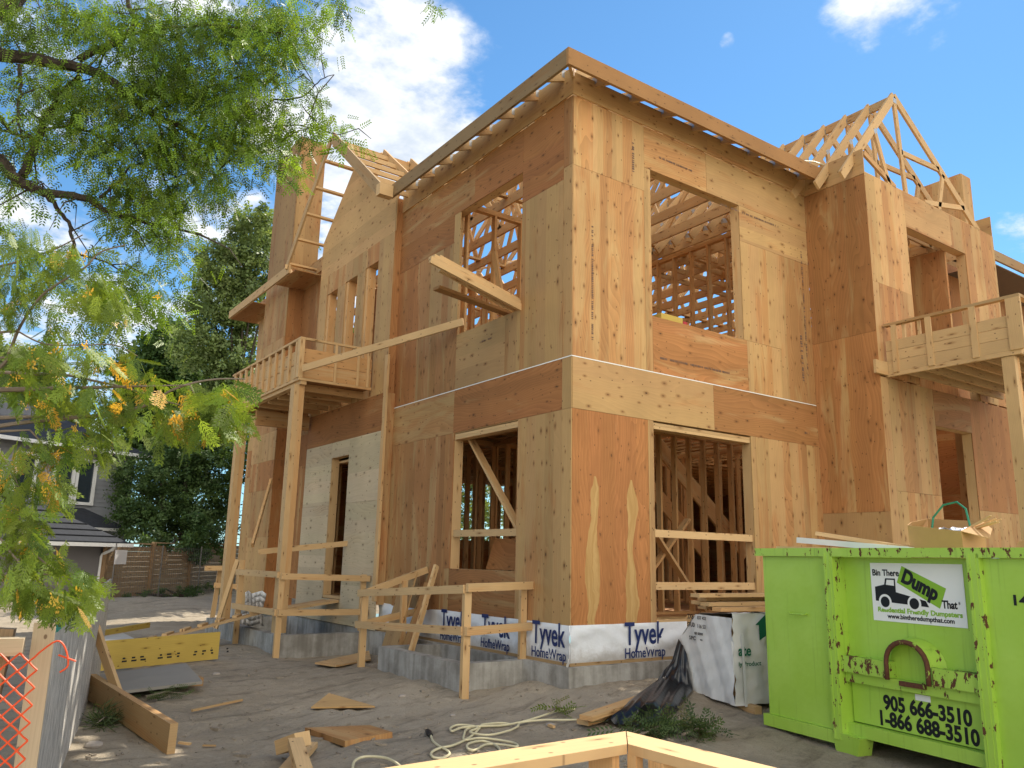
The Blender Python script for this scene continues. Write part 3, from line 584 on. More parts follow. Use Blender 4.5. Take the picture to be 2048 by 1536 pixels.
# back and far walls of the shell with window gaps
bw = MB()
for (a0, a1, z0, z1) in ((.2, 14, 3.0, 4.0), (.2, 5.2, 0, 3.0), (7.4, 14, 0, 3.0), (5.2, 7.4, 0, 1.2), (5.2, 7.4, 2.75, 3.0), (3.6, 3.7, 0, .9), (3.7, 3.71, 2.2, 3.0), (.2, 3, 4.0, 6.4), (5, 9, 4, 6.4), (11, 14, 4, 6.4)): bw.box((a0, 11.9, z0), (a1, 11.912, z1), RED)
bw.build('back_wall', PLY, house)
ew = MB()
for (a0, a1, z0, z1) in ((.2, 11.9, 0, 4.2), (.2, 2, 4.2, 6.4), (4, 7, 4.2, 6.4), (9, 11.9, 4.2, 6.4)): ew.box((13.9, a0, z0), (13.912, a1, z1), RED)
ew.build('end_wall', PLY, house)
# --- foundation, house wrap
fd = MB(); fd.box((-.10, -.10, -1.6), (4.9, .12, -.395)); fd.box((-.10, .12, -1.6), (.12, 12.0, -.395)); fd.box((4.9, WY-.1, -1.6), (16, .12, -.395)); fd.build('foundation', CONC, house, bevel=.012)
MB().box((-.02, -.02, -.394), (4.7, .1, -.36), (.3, .6, .3)).box((-.02, .1, -.394), (.1, 4.7, -.36), (.3, .6, .3)).build('sill_plate', LUM, house)
def wrapsheet(face, a0, a1):
    P_ = []
    for i in range(int((a1-a0)/.035)+1):
        a = a0+i*.035; row = []
        for j in range(15):
            z = .03-.405*j/14; wv = .009*math.sin(a*7+j*.5)+.012*math.sin(a*3.1-z*19)+.010*abs(math.sin(a*4.3+z*11))+.004*math.sin(a*19+z*31)+.004*math.sin((a*2+z*4)*9); o_ = .004+.010*(j/14)**.8+max(0, wv)*math.sin(j/14*math.pi)**.5
            z2 = z-(.012*math.sin(a*5)+.01*math.sin(a*13))*(j/14)
            row.append((-o_+.004, a, z2) if face == 'L' else (a, -o_+.004, z2))
        P_.append(row)
    if face == 'R': P_ = P_[::-1]
    return P_
hw = MB().grid(wrapsheet('L', -.02, 4.66)).grid(wrapsheet('R', -.02, 4.7)); hw.grid([[(-.02-.01*j-.02*i*.3, -.02+.012*math.sin(i*2+j), -.30-.028*i-.01*(j % 2)) for j in range(4)] for i in range(5)])
wrapo = hw.build('house_wrap', WRAP, house, merge=True)
def text(body, size, mat, parent, pos, right, up, bold=.0, align='LEFT', name='lettering', depth=.0012, shear=0.0, sx=1.0, space=1.0, fit=None):
    cu = bpy.data.curves.new('t', 'FONT'); cu.body = body; cu.size = size; cu.offset = bold; cu.align_x = align; cu.extrude = depth/2; cu.shear = shear; cu.space_character = space; cu.resolution_u = 4
    to = bpy.data.objects.new('t', cu); sc.collection.objects.link(to); dg = bpy.context.evaluated_depsgraph_get(); me = bpy.data.meshes.new_from_object(to.evaluated_get(dg)); bpy.data.objects.remove(to)
    r_ = np.array(right, float); r_ /= np.linalg.norm(r_); u_ = np.array(up, float); u_ /= np.linalg.norm(u_); n_ = np.cross(r_, u_)
    co = np.zeros(len(me.vertices)*3); me.vertices.foreach_get('co', co); co = co.reshape(-1, 3)
    if fit: sx = fit/(co[:, 0].max()-co[:, 0].min())
    if fit and align == 'LEFT': co[:, 0] -= co[:, 0].min()
    W = np.array(pos) + np.outer(co[:, 0]*sx, r_) + np.outer(co[:, 1], u_) + np.outer(co[:, 2], n_) - origin[parent]
    me.vertices.foreach_set('co', W.ravel()); me.materials.clear(); me.materials.append(mat); me.update()
    o = bpy.data.objects.new(name, me); return reg_obj(o, parent, origin[parent])
for y_ in (.66, 1.72, 2.72): text('Tyvek', .35, NAVY, wrapo, (-.023, y_, -.20), (0, -1, 0), (0, 0, 1), .006, fit=.62 if y_ > .7 else .60); text('HomeWrap', .155, NAVY, wrapo, (-.027, y_, -.345), (0, -1, 0), (0, 0, 1), .002, fit=.62)
for x_ in (.78, 2.1): text('Tyvek', .35, NAVY, wrapo, (x_, -.023, -.20), (1, 0, 0), (0, 0, 1), .006, fit=.64); text('HomeWrap', .155, NAVY, wrapo, (x_, -.027, -.345), (1, 0, 0), (0, 0, 1), .002, fit=.64)
# --- basement window wells cast against the wall
def well(x0, y0, y1, zt, t=.13):
    m = MB(); m.box((x0, y0, -1.5), (-.1, y0+t, zt)); m.box((x0, y0+t, -1.5), (x0+t, y1-t, zt)); m.box((x0, y1-t, -1.5), (-.1, y1, zt)); m.box((x0+t, y0+t, -1.55), (-.1, y1-t, -1.5))
    return m.build('window_well', CONC, house, bevel=.02)
well(-.93, .74, 2.72, -.40); well(-1.53, 4.82, 8.5, -.43)
# --- left balcony
BXF, BY0, BY1, BZ0, BZ1 = -1.40, 5.11, 8.72, 3.46, 4.10
bal = MB().box((BXF+.04, BY0+.0, BZ0-.09), (BXF+.14, BY1, BZ0-.002), LIGHT)
bal.box((BXF+.0, BY0-.02, BZ0-.03), (BXF+.039, BY1, BZ0+.012), (.2, 1.0, .3)); bal.box((BXF+.04, BY0-.02, BZ0-.03), (BX-.01, BY0+.018, BZ0+.012), (.5, 1.0, .3)); balc = bal.build('balcony', LUM, house)
MB().box((BXF-.02, BY0-.02, BZ1), (BXF+.07, BY1, BZ1+.038), (.2, .95, .3)).build('top_rail', LUM, balc); MB().box((BXF+.072, BY0-.02, BZ1-.002), (BX-.02, BY0+.022, BZ1+.036), (.2, .98, .3)).build('top_rail', LUM, balc)
for i in range(11): MB().box((BXF-.015, BY0+.12+i*.33, BZ0+.013), (BXF+.022, BY0+.20+i*.33, BZ1-.001), rtone(.25, 1)).build('baluster', LUM, balc)
MB().box((BXF-.02, BY0-.022, BZ0+.013), (BXF+.02, BY0+.085, BZ1-.001), (.2, 1.05, .3)).box((BXF+.0205, BY0-.022, BZ0+.013), (BXF+.06, BY0+.02, BZ1-.001), (.2, 1.05, .3)).build('corner_post', LUM, balc)
for xx in (-.82, -.42, -.24): MB().box((xx, BY0-.022, BZ0+.013), (xx+.04, BY0+.0, BZ1-.003), (.2, 1.05, .3)).build('baluster', LUM, balc)
for k in range(2): MB().box((BXF+.024, BY0+.09, BZ0+.02+k*.245), (BXF+.046, BY1, BZ0+.255+k*.245), (.3, .92, .3)).build('side_board', LUM, balc); MB().box((BXF+.062, BY0+.002, BZ0+.02+k*.245), (BX-.02, BY0+.024, BZ0+.255+k*.245), (.55, .95, .35)).build('side_board', LUM, balc)
for k in range(7): MB().box((BXF+.142, BY0+.3+k*.5, BZ0-.13), (BX-.001, BY0+.34+k*.5, BZ0-.01), rtone(.4, .9)).build('joist', LUM, balc)
MB().box((BXF+.15, BY0+.05, BZ0-.005), (BX-.01, BY1, BZ0+.01), (.6, .8, .3)).build('deck', PLY, balc)
MB().box((BXF+.2, 7.7, 3.05), (BX-.05, 7.78, 3.33), (.6, .75, .3)).build('beam', LUM, balc)
def post(x, y, z0, z1, s_=.14, par=balc):
    return MB().box((x, y, z0), (x+s_*.48, y+s_, z1), (.15, .95, .3)).box((x+s_*.485, y+.004, z0), (x+s_, y+s_-.003, z1), (.5, .95, .3)).build('post', LUM, par)
post(-1.43, 5.17, -.43, BZ0-.092, .17); post(-1.43, 8.0, -.6, BZ0-.092, .17)

# --- right balcony
bx0, by0, by1 = 4.88, WY-.001, -2.80
rb = MB().box((bx0, by1, 3.34), (bx0+.04, by0-.0, 3.40), LIGHT).box((bx0-.02, WY+.0, 3.401) if False else (bx0+.003, by1, 3.402), (bx0+.041, by0+.0, 3.56), (.3, .95, .3)).box((bx0+.045, by1, 3.34), (8.0, by1+.04, 3.56), (.3, .9, .3))
balr = rb.build('balcony', LUM, house)
MB().box((4.58, WY-.045, 3.36), (bx0-.002, WY-.004, 3.55), (.25, 1, .3)).build('ledger', LUM, balr)
MB().box((bx0-.02, by1-.05, 4.07), (bx0+.07, by0-.03, 4.108), (.3, .72, .3)).build('top_rail', LUM, balr); MB().box((bx0+.072, by1-.05, 4.069), (8.0, by1+.04, 4.107), (.3, .72, .3)).build('top_rail', LUM, balr)
for k in range(2): MB().box((bx0+.006, by1, 3.565+k*.145), (bx0+.028, by0-.03, 3.705+k*.15), (.15, 1.0, .3)).build('side_board', LUM, balr)
for yy in (by0-.16, -1.68, -2.26): MB().box((bx0-.02, yy-.05, 3.385), (bx0+.003, yy+.03, 4.069), (.2, 1.0, .3)).build('baluster', LUM, balr)
for yy in (-1.30, -1.52): MB().box((bx0+.03, yy-.04, 3.60), (bx0+.06, yy, 4.069), (.2, 1.1, .3)).build('baluster', LUM, balr)
MB().box((bx0-.02, by1-.05, 3.40), (bx0+.02, by1+.12, 4.069), (.2, 1, .3)).build('corner_post', LUM, balr)
for k in range(6): MB().box((bx0+.045 if k else bx0+.045, by1+.28+k*.26, 3.40), (8.0, by1+.32+k*.26, 3.55), rtone(.3, .8)).build('joist', LUM, balr) if by1+.32+k*.26 < WY-.05 else None
MB().box((bx0+.05, by1+.05, 3.561), (8.0, WY-.02, 3.58), RED).build('deck', PLY, balr)
post(bx0+.02, by1+.1, G0, 3.335, .15, balr)

# ------------------------------------------------------------------ the green bin
u_ = np.array((-.155, -.988, 0)); u_ /= np.linalg.norm(u_); n_ = np.array((u_[1], -u_[0], 0))   # along the face, and out of it
DA = np.array((.653, -2.065, 0)); UP = np.array((0, 0, 1.0))
def dp(s_, z, o_=0.0): return DA + u_*s_ + UP*z + n_*o_
dump = thing('dumpster', dp(1.5, G0, -1.5), 'green steel roll-off dumpster with rust chips and a white company sign', 'dumpster')
def dbox(m, s0, s1, z0, z1, o0, o1, wear=.2): return m.frame_box(dp((s0+s1)/2, (z0+z1)/2, (o0+o1)/2), u_*(s1-s0)/2, UP*(z1-z0)/2, n_*(o1-o0)/2, (wear, 1, 0))
Wd, Ld = 2.92, 3.6
m = MB()
dbox(m, .0, .78, -.60, .80, -.09, .0, .12); dbox(m, .78, 2.08, -.52, .80, -.17, -.10, .24); dbox(m, 2.08, Wd, -.60, .80, -.09, 0, .15)          # front plates
dbox(m, .0, .08, -.6, .80, -Ld, -.091); dbox(m, Wd-.08, Wd, -.6, .80, -Ld, -.091); dbox(m, .08, Wd-.08, -.6, .92, -Ld, -Ld+.06); dbox(m, .09, Wd-.09, -.60, -.54, -Ld+.07, -.175)
body = m.build('body', GREEN, dump, bevel=.006)
m = MB(); dbox(m, -.045, .80, -.70, -.602, -.10, .035, .25); dbox(m, .80, 2.1, -.62, -.525, -.16, -.02, .2); dbox(m, 2.13, Wd, -.70, -.602, -.10, .035, .25); m.build('base_skirt', GREEN, dump, bevel=.01)
m = MB(); dbox(m, -.06, Wd+.05, .802, .872, -.10, .045, .62); dbox(m, -.06, .06, .802, .872, -Ld, -.101, .4); m.build('top_rim', GREEN, dump, bevel=.012)
for s0 in (.775, 2.085):
    m = MB(); dbox(m, s0, s0+.022, -.66, .83, -.10, .055, .72); dbox(m, s0+.022, s0+.065, -.66, .83, .020, .050, .60); dbox(m, s0+.0655, s0+.085, -.66, .83, -.10, .045, .62); m.build('rib', GREEN, dump, bevel=.006)
    m = MB(); q = [dp(s0-.01, -.60, .05), dp(s0-.01, -.74, .03), dp(s0+.04, -.80, .03), dp(s0+.20, -.80, .03), dp(s0+.26, -.62, .05)]; m.prism(q, n_, .16, (.45, 1, 0), u_); m.build('foot', GREEN, dump)
m = MB(); dbox(m, .865, 1.30, -.125, .0, -.10, .012, .78); dbox(m, 1.70, 2.084, -.125, .0, -.10, .012, .78); dbox(m, .865, 2.084, -.205, -.127, -.10, -.03, .6); dbox(m, .88, 2.07, -.515, -.21, -.10, -.082, .2); m.build('cross_beam', GREEN, dump, bevel=.008)
arc = [dp(1.32, -.13, .03), dp(1.32, -.03, .03)] + [dp(1.5+.18*math.cos(t), .0+.165*math.sin(t), .03) for t in np.linspace(math.pi, 0, 13)] + [dp(1.68, -.03, .03), dp(1.68, -.13, .03)]
m = MB().tube(arc, .019, 8, (1.15, 1, 0)); P_ = []
for t in np.linspace(math.pi*1.0, 0, 15): c_, s2 = math.cos(t), math.sin(t); P_.append([dp(1.5+.185*c_, .0+.17*s2, .03), dp(1.5+.195*c_, .005+.18*s2, -.03), dp(1.5+.25*c_, -.01+.205*s2, -.097)])
m.grid(P_, (.55, 1, 0)); m.build('lift_hook', GREEN, dump, merge=True)
dbx = MB(); dbox(dbx, 1.40, 1.62, -.165, -.13, -.02, .004, 1.2); dbx.build('hook_latch', GREEN, dump)
MB().tube([dp(.33, .305, .004), dp(.33, .305, .035), dp(.345, .30, .04), dp(.50, .30, .04), dp(.515, .305, .035), dp(.515, .305, .004)], .007, 6, (.2, 1, 0)).build('handle', GREEN, dump)
# the company sign
so = -.098
m = MB(); m.prism([dp(1.13, .30, so+.004), dp(1.945, .30, so+.004), dp(1.945, .755, so+.004), dp(1.13, .755, so+.004)], n_, .003, (0, 1, 0)); sign = m.build('company_sign', WHITE, dump)
def tx(body, size, mat, s_, z, bold, fit, par, o_=so+.006, ang=0.0, name='lettering'):
    r_ = u_*math.cos(ang)+UP*math.sin(ang); return text(body, size, mat, par, dp(s_, z, o_), r_, np.cross(n_, r_), bold, fit=fit, name=name)
tx('Bin There', .070, BLACK, 1.15, .655, .0018, .25, sign)
an = R(-21); gr = [(1.43, .735), (1.80, .575), (1.735, .425), (1.375, .605)]
MB().prism([dp(a, b, so+.0052) for a, b in gr], n_, .0008, (0, 1, 0)).build('slogan_panel', SIGNGREEN, sign)
tx('Dump', .150, BLACK, 1.415, .618, .0075, .325, sign, so+.0068, R(-25)); tx('That', .080, BLACK, 1.755, .432, .0025, .125, sign); tx('®', .030, BLACK, 1.89, .462, .0, .014, sign)
tx('Residential Friendly Dumpsters', .052, SIGNGREEN, 1.18, .372, .0018, .735, sign); tx('www.bintheredumpthat.com', .050, BLACK, 1.265, .325, .0012, .58, sign)
m = MB(); zf = lambda L_: m.prism([dp(a, b, so+.0056) for a, b in L_], n_, .0010, (0, 1, 0))
zf([(1.165, .565), (1.255, .585), (1.268, .635), (1.36, .635), (1.36, .53), (1.62, .475), (1.645, .43), (1.165, .455)])
truck = m.build('truck_logo', BLACK, sign)
MB().prism([dp(a, b, so+.0068) for a, b in ((1.272, .585), (1.282, .624), (1.348, .624), (1.348, .578))], n_, .0009, (0, 1, 0)).build('logo_window', WHITE, sign)
def disc(mm, s_, z, r_, o_): mm.prism([dp(s_+r_*math.cos(t), z+r_*math.sin(t), o_) for t in np.linspace(0, 2*math.pi, 28, endpoint=False)], n_, .0008, (0, 1, 0))
for s_ in (1.255, 1.52): m = MB(); disc(m, s_, .45, .060, so+.0070); m.build('logo_wheel_arch', WHITE, sign)
for s_ in (1.255, 1.52): m = MB(); disc(m, s_, .45, .042, so+.0082); m.build('logo_wheel', BLACK, sign)
for a, b, c_, t in ((1.175, -.372, .745, '905 666-3510'), (1.135, -.495, .83, '1-866 688-3510')): tx(t, .150, BLACK, a, b, .0058, c_, dump, -.080)
tx('14', .095, BLACK, 2.365, .49, .003, .10, dump, .003); MB().prism([dp(a, b, -.078) for a, b in ((1.47, -.262), (1.60, -.262), (1.60, -.218), (1.47, -.218))], n_, .002, (0, 1, 0)).build('data_plate', WHITE, dump); tx('MADE FOR SAFETY', .014, BLACK, 1.47, -.33, 0, .11, dump, -.077) if False else None
# load lying in the bin
def board(name, p0, p1, w_, h_, label, cat='board', tone=None, group=None, mat=None, up=(0, 0, 1)):
    return tag(MB().bar(p0, p1, w_, h_, up, tone).build(name, mat or LUM), label, cat, group)
board('lath_board', dp(.26, 1.02, -.45), dp(1.05, .88, -.8), .12, .035, 'pale nail-studded wood strip on top of the pile at the bin end', tone=(.05, 1.15, .2)); board('lath_board', dp(.18, .955, -.30), dp(1.15, .87, -.60), .13, .05, 'plastic sleeved board sloping down into the green bin', tone=(.0, 1.2, .1), mat=POLY)
board('lath_board', dp(.02, .885, -.20), dp(.60, .875, -.30), .12, .02, 'thin yellowish board lying flat across the bin rim corner', tone=(.0, 1.2, .1)); board('lath_board', dp(.4, .955, -.68), dp(1.2, .87, -1.05), .08, .03, 'narrow grey strip behind the nail-studded strip in the bin', tone=(.1, .9, .3))
def bent(label, rows, name, mat, cat, group=None, solid=.004):
    m = MB(); m.grid(rows, (.3, 1, .3), False); return tag(m.build(name, mat, solid=solid), label, cat, group)
# cardboard box: four walls standing, flaps out
bxo = dp(1.2, .70, -.70)
box = thing('cardboard_box', bxo, 'open brown cardboard box stuffed with scrap on top of the bin load', 'box')
def bq(s_, z, o_): return dp(.93+s_*1.02, .735+z*1.05, -.75+o_)
F = [bq(.17, 0, .1), bq(.62, 0, .08), bq(.63, .275, .10), bq(.17, .33, .12)]; B_ = [bq(.08, 0, -.25), bq(.60, 0, -.25), bq(.58, .365, -.27), bq(.09, .40, -.25)]
MB().prism(F, n_, .006, (.3, 1, .3)).build('front_wall', CARD, box); MB().prism(B_, n_, .006, (.3, .8, .3)).build('back_wall', CARD, box)
MB().prism([F[0], B_[0], bq(.02, .18, -.12), B_[3], bq(.115, .36, .0), F[3]], np.cross(B_[0]-F[0], UP), .006, (.3, .8, .3), UP).build('side_wall', CARD, box)
MB().prism([F[1], B_[1], B_[2], F[2]], np.cross(UP, B_[1]-F[1]), .006, (.3, .9, .3), UP).build('side_wall', CARD, box)
MB().prism([F[2]+UP*.002, bq(.80, .22, .0), bq(.70, .30, -.2), B_[2]+UP*.002], (0, 0, 1), .005, (.3, 1.2, .3)).build('flap', CARD, box)
tag(MB().tube([bq(.22, .24, -.1), bq(.24, .40, -.12), bq(.33, .50, -.14), bq(.45, .52, -.15), bq(.53, .46, -.14), bq(.565, .33, -.12), bq(.57, .24, -.1)], .009, 6, (.3, 1, .3)).build('packing_strap', simple('green_strap', (.03, .22, .12), .35, .1, 5)), 'green plastic packing strap looped high over the cardboard box', 'strap')
sp = MB(); [sp.bar(bq(.45, .25, -.08), bq(.80+random.uniform(-.08, .06), .40+random.uniform(-.07, .02), -.1+random.uniform(-.06, .06)), .012, .008, tone=(.1, 1.1, .3)) for _ in range(9)]; tag(sp.build('splintered_lath', LUM), 'splintered yellow wood lath poking out of the cardboard box', 'scrap wood')
tag(MB().grid([[bq(.34+.05*i, .285+.03*math.sin(i*1.7+j), -.16+.05*j) for j in range(5)] for i in range(6)], (.3, 1, .3)).build('crumpled_plastic', simple('pale_plastic', (.42, .47, .56), .3, .1, 8), solid=.003), 'crumpled pale plastic film inside the cardboard box', 'plastic film')
tag(MB().grid([[bq(.64+.035*i, .075-.01*(i-2)**2*.5+.008*math.sin(j*2), -.2+.07*j) for j in range(5)] for i in range(6)], (.3, 1, .3)).build('rubbish_bag', simple('blue_plastic', (.20, .28, .52), .4, .1, 8), solid=.004), 'bluish plastic bag bulging beside the cardboard box', 'bag')
tag(MB().prism([bq(.86, .03, -.1), bq(1.0, .03, -.12), bq(1.05, .19, -.2), bq(1.03, .21, -.2), bq(.90, .20, -.2)], n_, .006, (.3, 1.1, .3)).build('cardboard_flap', CARD), 'loose lit piece of cardboard standing in the bin', 'cardboard')
tag(MB().grid([[dp(1.0+.06*i, .90+.012*math.sin(i*1.3+j*.8), -1.2-.06*j) for j in range(4)] for i in range(8)], (.3, 1, .3)).build('plastic_sheet', simple('teal_film', (.12, .38, .26), .25, .2, 12), solid=.003), 'shiny green plastic film spread over the load behind the strips', 'plastic film')
# rest of the load below the rim
for i in range(6): board('scrap_board', dp(.5+i*.32, .70+.02*i, -.5), dp(.4+i*.33, .72, -2.6), .14, .04, 'scrap boards lying crosswise in the bin load', 'board', group='scrap boards inside the bin')

# ------------------------------------------------------------------ wrapped stud bundle
bu = np.array((.96, -.12, 0)); bu /= np.linalg.norm(bu); bv = np.array((-.222, -.975, 0)); bv /= np.linalg.norm(bv)
BA = np.array((1.09, -.62, 0))
def bp(a, b, z): return BA + bu*a + bv*b + UP*z
bund = thing('lumber_bundle', bp(1.2, .45, G0), 'white plastic wrapped bundle of studs set on wood blocks', 'lumber bundle')
m = MB(); m.frame_box(bp(1.3, .44, -.20), bu*1.27, bv*.40, UP*.36, (.3, 1, .3)); m.build('studs', LUM, bund)
m = MB(); NZ, NS = 15, 60; prof = []
zt, zb = .235, -.60
def crinkle(a, b): return .010*math.sin(a*9+b*4)+.008*math.sin(b*17-a*5)+.006*math.sin(a*23+b*11)+.004*math.sin(b*41+a*31)
end = []
for j in range(25):                           # end face, top corner by the house folded in
    b = .88*j/24; row = []
    for i in range(NZ):
        t = i/(NZ-1); top_ = zt-.05*(1-j/24) - (max(0, .26-b)*.95); z = zb+(-.045*(j/24))+(top_-zb)*t
        row.append(bp(-.012+crinkle(b*2, z*2)*.9+.05*max(0, t-.9)*4*(.2), b, z))
    end.append(row)
m.grid(end, (.3, 1, .3)); side = []
for j in range(40):
    a = 2.6*j/39; row = []
    for i in range(NZ): t = i/(NZ-1); z = zb-.045+(zt-zb+.045)*t; row.append(bp(a-.012, .88+crinkle(a*2.3, z*2.6)*1.5+.012*math.sin(a*21)*(t), z))
    side.append(row)
m.grid(side, (.3, .95, .3)); top = []
for j in range(40):
    a = 2.6*j/39; top.append([bp(a-.012, .88*(1-i/8), zt-.05*(i/8)-max(0, .26-.88*(1-i/8))*.9+crinkle(a*3, i*.3)*.5) for i in range(9)])
m.grid(top, (.3, 1, .3)); wrapb = m.build('plastic_wrap', POLY, bund, merge=True)
ef = lambda t, sz, b, z, w_: text(t, sz, BLACK, wrapb, bp(-.034, b, z), bv, UP, .001, fit=w_)
ef('2X6', .07, .14, .135, .11); ef('EST 452', .045, .32, .14, .15); ef('STUD', .06, .13, .055, .14); ef('116 53', .055, .32, .05, .14); ef('03 0000', .035, .26, -.02, .15); ef('SPC', .055, .16, -.08, .12); ef('KD', .02, .36, -.075, .04)
sf = lambda t, sz, a, z, w_, bold=.004: text(t, sz, DKGREEN, wrapb, bp(a, .915, z), bu, UP, bold, fit=w_)
sf('timate', .15, -.20 if False else .02, -.17, .20) if False else sf('ate', .14, .03, -.17, .17); sf('re', .15, .50, -.13, .22); sf('ly Product', .06, .03, -.27, .3, .001)
m = MB(); m.prism([bp(.32, .917, -.03), bp(.32, .917, .12), bp(.27, .917, .12), bp(.42, .917, .225), bp(.60, .917, .12), bp(.60, .917, -.03), bp(.5, .917, -.05), bp(.45, .917, .03)], -np.cross(bu, UP)*-1, .002, (0, 1, 0), UP); m.build('mill_logo', DKGREEN, wrapb)
m = MB()
STW = simple('strap_white', (.55, .56, .55), .4, .1, 6)
for a in (.10, 1.6): MB().bar(bp(a, .925, zb-.05), bp(a-.02, .925, zt-.2), .028, .004, bv).build('strap', STW, bund)
for i, (a, lab) in enumerate(((.14, 'short block under the front end of the wrapped lumber bundle'), (1.9, 'short block under the far end of the wrapped lumber bundle'))): board('skid_block', bp(a, .0, G0+.05), bp(a+.03, 1.02, G0+.04), .09, .09, lab, 'wood block', tone=(.3, .95, .3))
stk = [(.30, .10, .265, 'bottom grey board nearest the house on the wrapped bundle'), (.05, .30, .262, 'bottom board in the middle of the loose stack on the bundle'), (.0, .62, .258, 'bottom stack board at the bin side with a bright sunlit end'), (.02, .22, .305, 'second layer dark edged board on the bundle stack'), (-.05, .48, .302, 'second layer orange board on the bundle stack'), (.05, .30, .345, 'third layer board with an angled end on the bundle stack'), (-.12, .40, .388, 'highest pale board resting on the wrapped bundle')]
for a, b, z, lab in stk: board('stud_board', bp(a, b, z), bp(a+2.3, b+.02, z+.01), .14, .038, lab, tone=(random.uniform(.1, .6), random.uniform(.9, 1.15), .3))
# black plastic spilling off the end of the bundle
C_ = [[bp(-.02, -.06, -.10), bp(-.04, .0, -.12), bp(-.045, .06, -.16), bp(-.04, .12, -.24)], [bp(-.10, -.10, -.34), bp(-.13, .0, -.33), bp(-.11, .1, -.36), bp(-.05, .18, -.42)], [bp(-.26, -.15, -.54), bp(-.26, .0, -.47), bp(-.19, .13, -.50), bp(-.07, .25, -.57)],
      [gp(1258, 1398, G0+.19), gp(1285, 1408, G0+.20), gp(1325, 1412, G0+.13), gp(1362, 1408, G0+.10)], [gp(1208, 1442, G0+.03), gp(1240, 1447, G0+.05), gp(1295, 1446, G0+.05), gp(1358, 1420, G0+.04)]]
C_ = np.array(C_); m = MB(); rows = []
for i in range(33):
    t = i/32*4; i0 = min(int(t), 3); ft = t-i0; row = []
    for j in range(25):
        q = j/24*3; j0 = min(int(q), 2); fq = q-j0; v = (C_[i0, j0]*(1-fq)+C_[i0, j0+1]*fq)*(1-ft)+(C_[i0+1, j0]*(1-fq)+C_[i0+1, j0+1]*fq)*ft
        am = .008+.024*min(1, t/3); v = v+np.array((-.5, -.3, .8))*am*(math.sin(j*.9+t*1.3)+.7*math.sin(j*1.7-t*2.9+1)+.5*math.sin(t*5+j*.4))*.6; v[2] = max(v[2], G0+.015); row.append(v)
    rows.append(row)
m.grid(rows, (.3, 1, .3)); tag(m.build('plastic_tarp', TARP, merge=True), 'crumpled black plastic sheet draped from the bundle to the dirt', 'tarp')
def gb(px, py, dz=0.0): q = gp(px, py, G0+dz); return q
board('plank', gb(1172, 1436, .115), gb(1300, 1392, .115), .14, .04, 'upper of two planks half under the black plastic', 'plank', tone=(.45, 1.0, .3)); board('plank', gb(1165, 1445, .04), gb(1330, 1398, .04), .14, .04, 'lower of two planks half under the black plastic', 'plank', tone=(.35, 1.0, .3))
# ------------------------------------------------------------------ guard rails round the window wells
def rail_thing(label, loc, posts, rails):
    t = thing('guard_railing', loc, label, 'railing', 'temporary guard rails round the excavations')
    for p, q, s_ in posts: MB().bar(p, q, s_, .085 if s_ < .06 else s_, (1, 0, 0), (.3, 1.0, .3)).build('post', LUM, t)
    for p, q in rails: MB().bar(p, q, .038, .088, (0, 0, 1), (.22, 1.0, .35)).build('rail', LUM, t)
    return t
rx, ry = -1.04, .47
rail_thing('temporary wood railing with a pale corner post around the front window well', (rx, ry, G0), [((rx, ry, G0-.1), (rx, ry, .40), .055), ((rx+.01, 3.0, G0-.1), (rx+.01, 3.0, .27), .05), ((.04-.1, .80, G0), (-.06, .80, .40), .05), ((-.4, 3.1, -.5), (-.4, 3.1, .4), .05)],
    [((rx-.045, ry-.02, .40), (rx-.045, 3.08, .24)), ((rx-.045, ry, -.03), (rx-.045, 3.1, -.16)), ((rx-.04, ry-.06, .415), (.12, .73, .43)), ((rx-.04, ry-.06, -.03), (.12, .73, -.03)), ((rx-.03, 3.06, .22), (-.02, 3.16, .55)), ((rx-.03, 3.06, -.16), (-.02, 3.2, .0))])
lx, ly = -1.56, 4.70
rail_thing('temporary wood railing around the left window well beneath the balcony', (lx, ly, G0), [((lx, ly, G0-.05), (lx, ly, .46), .05), ((lx-.02, 6.55, G0-.05), (lx-.02, 6.55, .62), .045), ((-.22, ly+.1, -.4), (-.22, ly+.1, .44), .05)],
    [((lx-.05, ly, .43), (lx-.05, 6.7, .42)), ((lx-.05, ly, -.10), (lx-.05, 6.75, -.12)), ((lx-.03, ly-.05, .41), (-.16, ly+.0, .38)), ((lx-.03, ly-.05, -.10), (-.16, ly+.02, -.12)), ((lx+.05, 6.0, .75), (-.12, 5.7, .92))])
board('brace_board', (-1.55, 6.2, .85), (-1.0, 7.2, 2.0), .038, .09, 'slanting brace board behind the near balcony post'); board('brace_board', (-1.75, 7.1, -.5), (-1.55, 6.9, .62), .04, .07, 'thin slanting stake beside the white scrap at the ramp')
# stile stand at the far end of the ramp
st = thing('saw_stand', (-1.9, 8.9, G0), 'rough wood railing stand with a lit top board behind the ramp', 'stand')
P1, P2 = gp(428, 1240, -.62), gp(456, 1240, -.62)
for px_, lab in ((430, 0), (452, 1)): q = gp(px_-6, 1238, -.62); MB().bar(q, (q[0]+.10, q[1]+.1, .40), .09, .05, (0, 1, 0), (.3, .95, .3)).build('leg', LUM, st)
q0 = gp(424, 1238, -.62); MB().bar((q0[0]-.25, q0[1], .40), (q0[0]+.75, q0[1]-.15, .42), .10, .10, tone=(.05, 1.1, .2)).build('top_board', LUM, st); MB().bar((q0[0]-.05, q0[1]-.08, .06), (q0[0]+.5, q0[1]-.3, .03), .04, .10, tone=(.3, 1, .3)).build('cross_board', LUM, st)
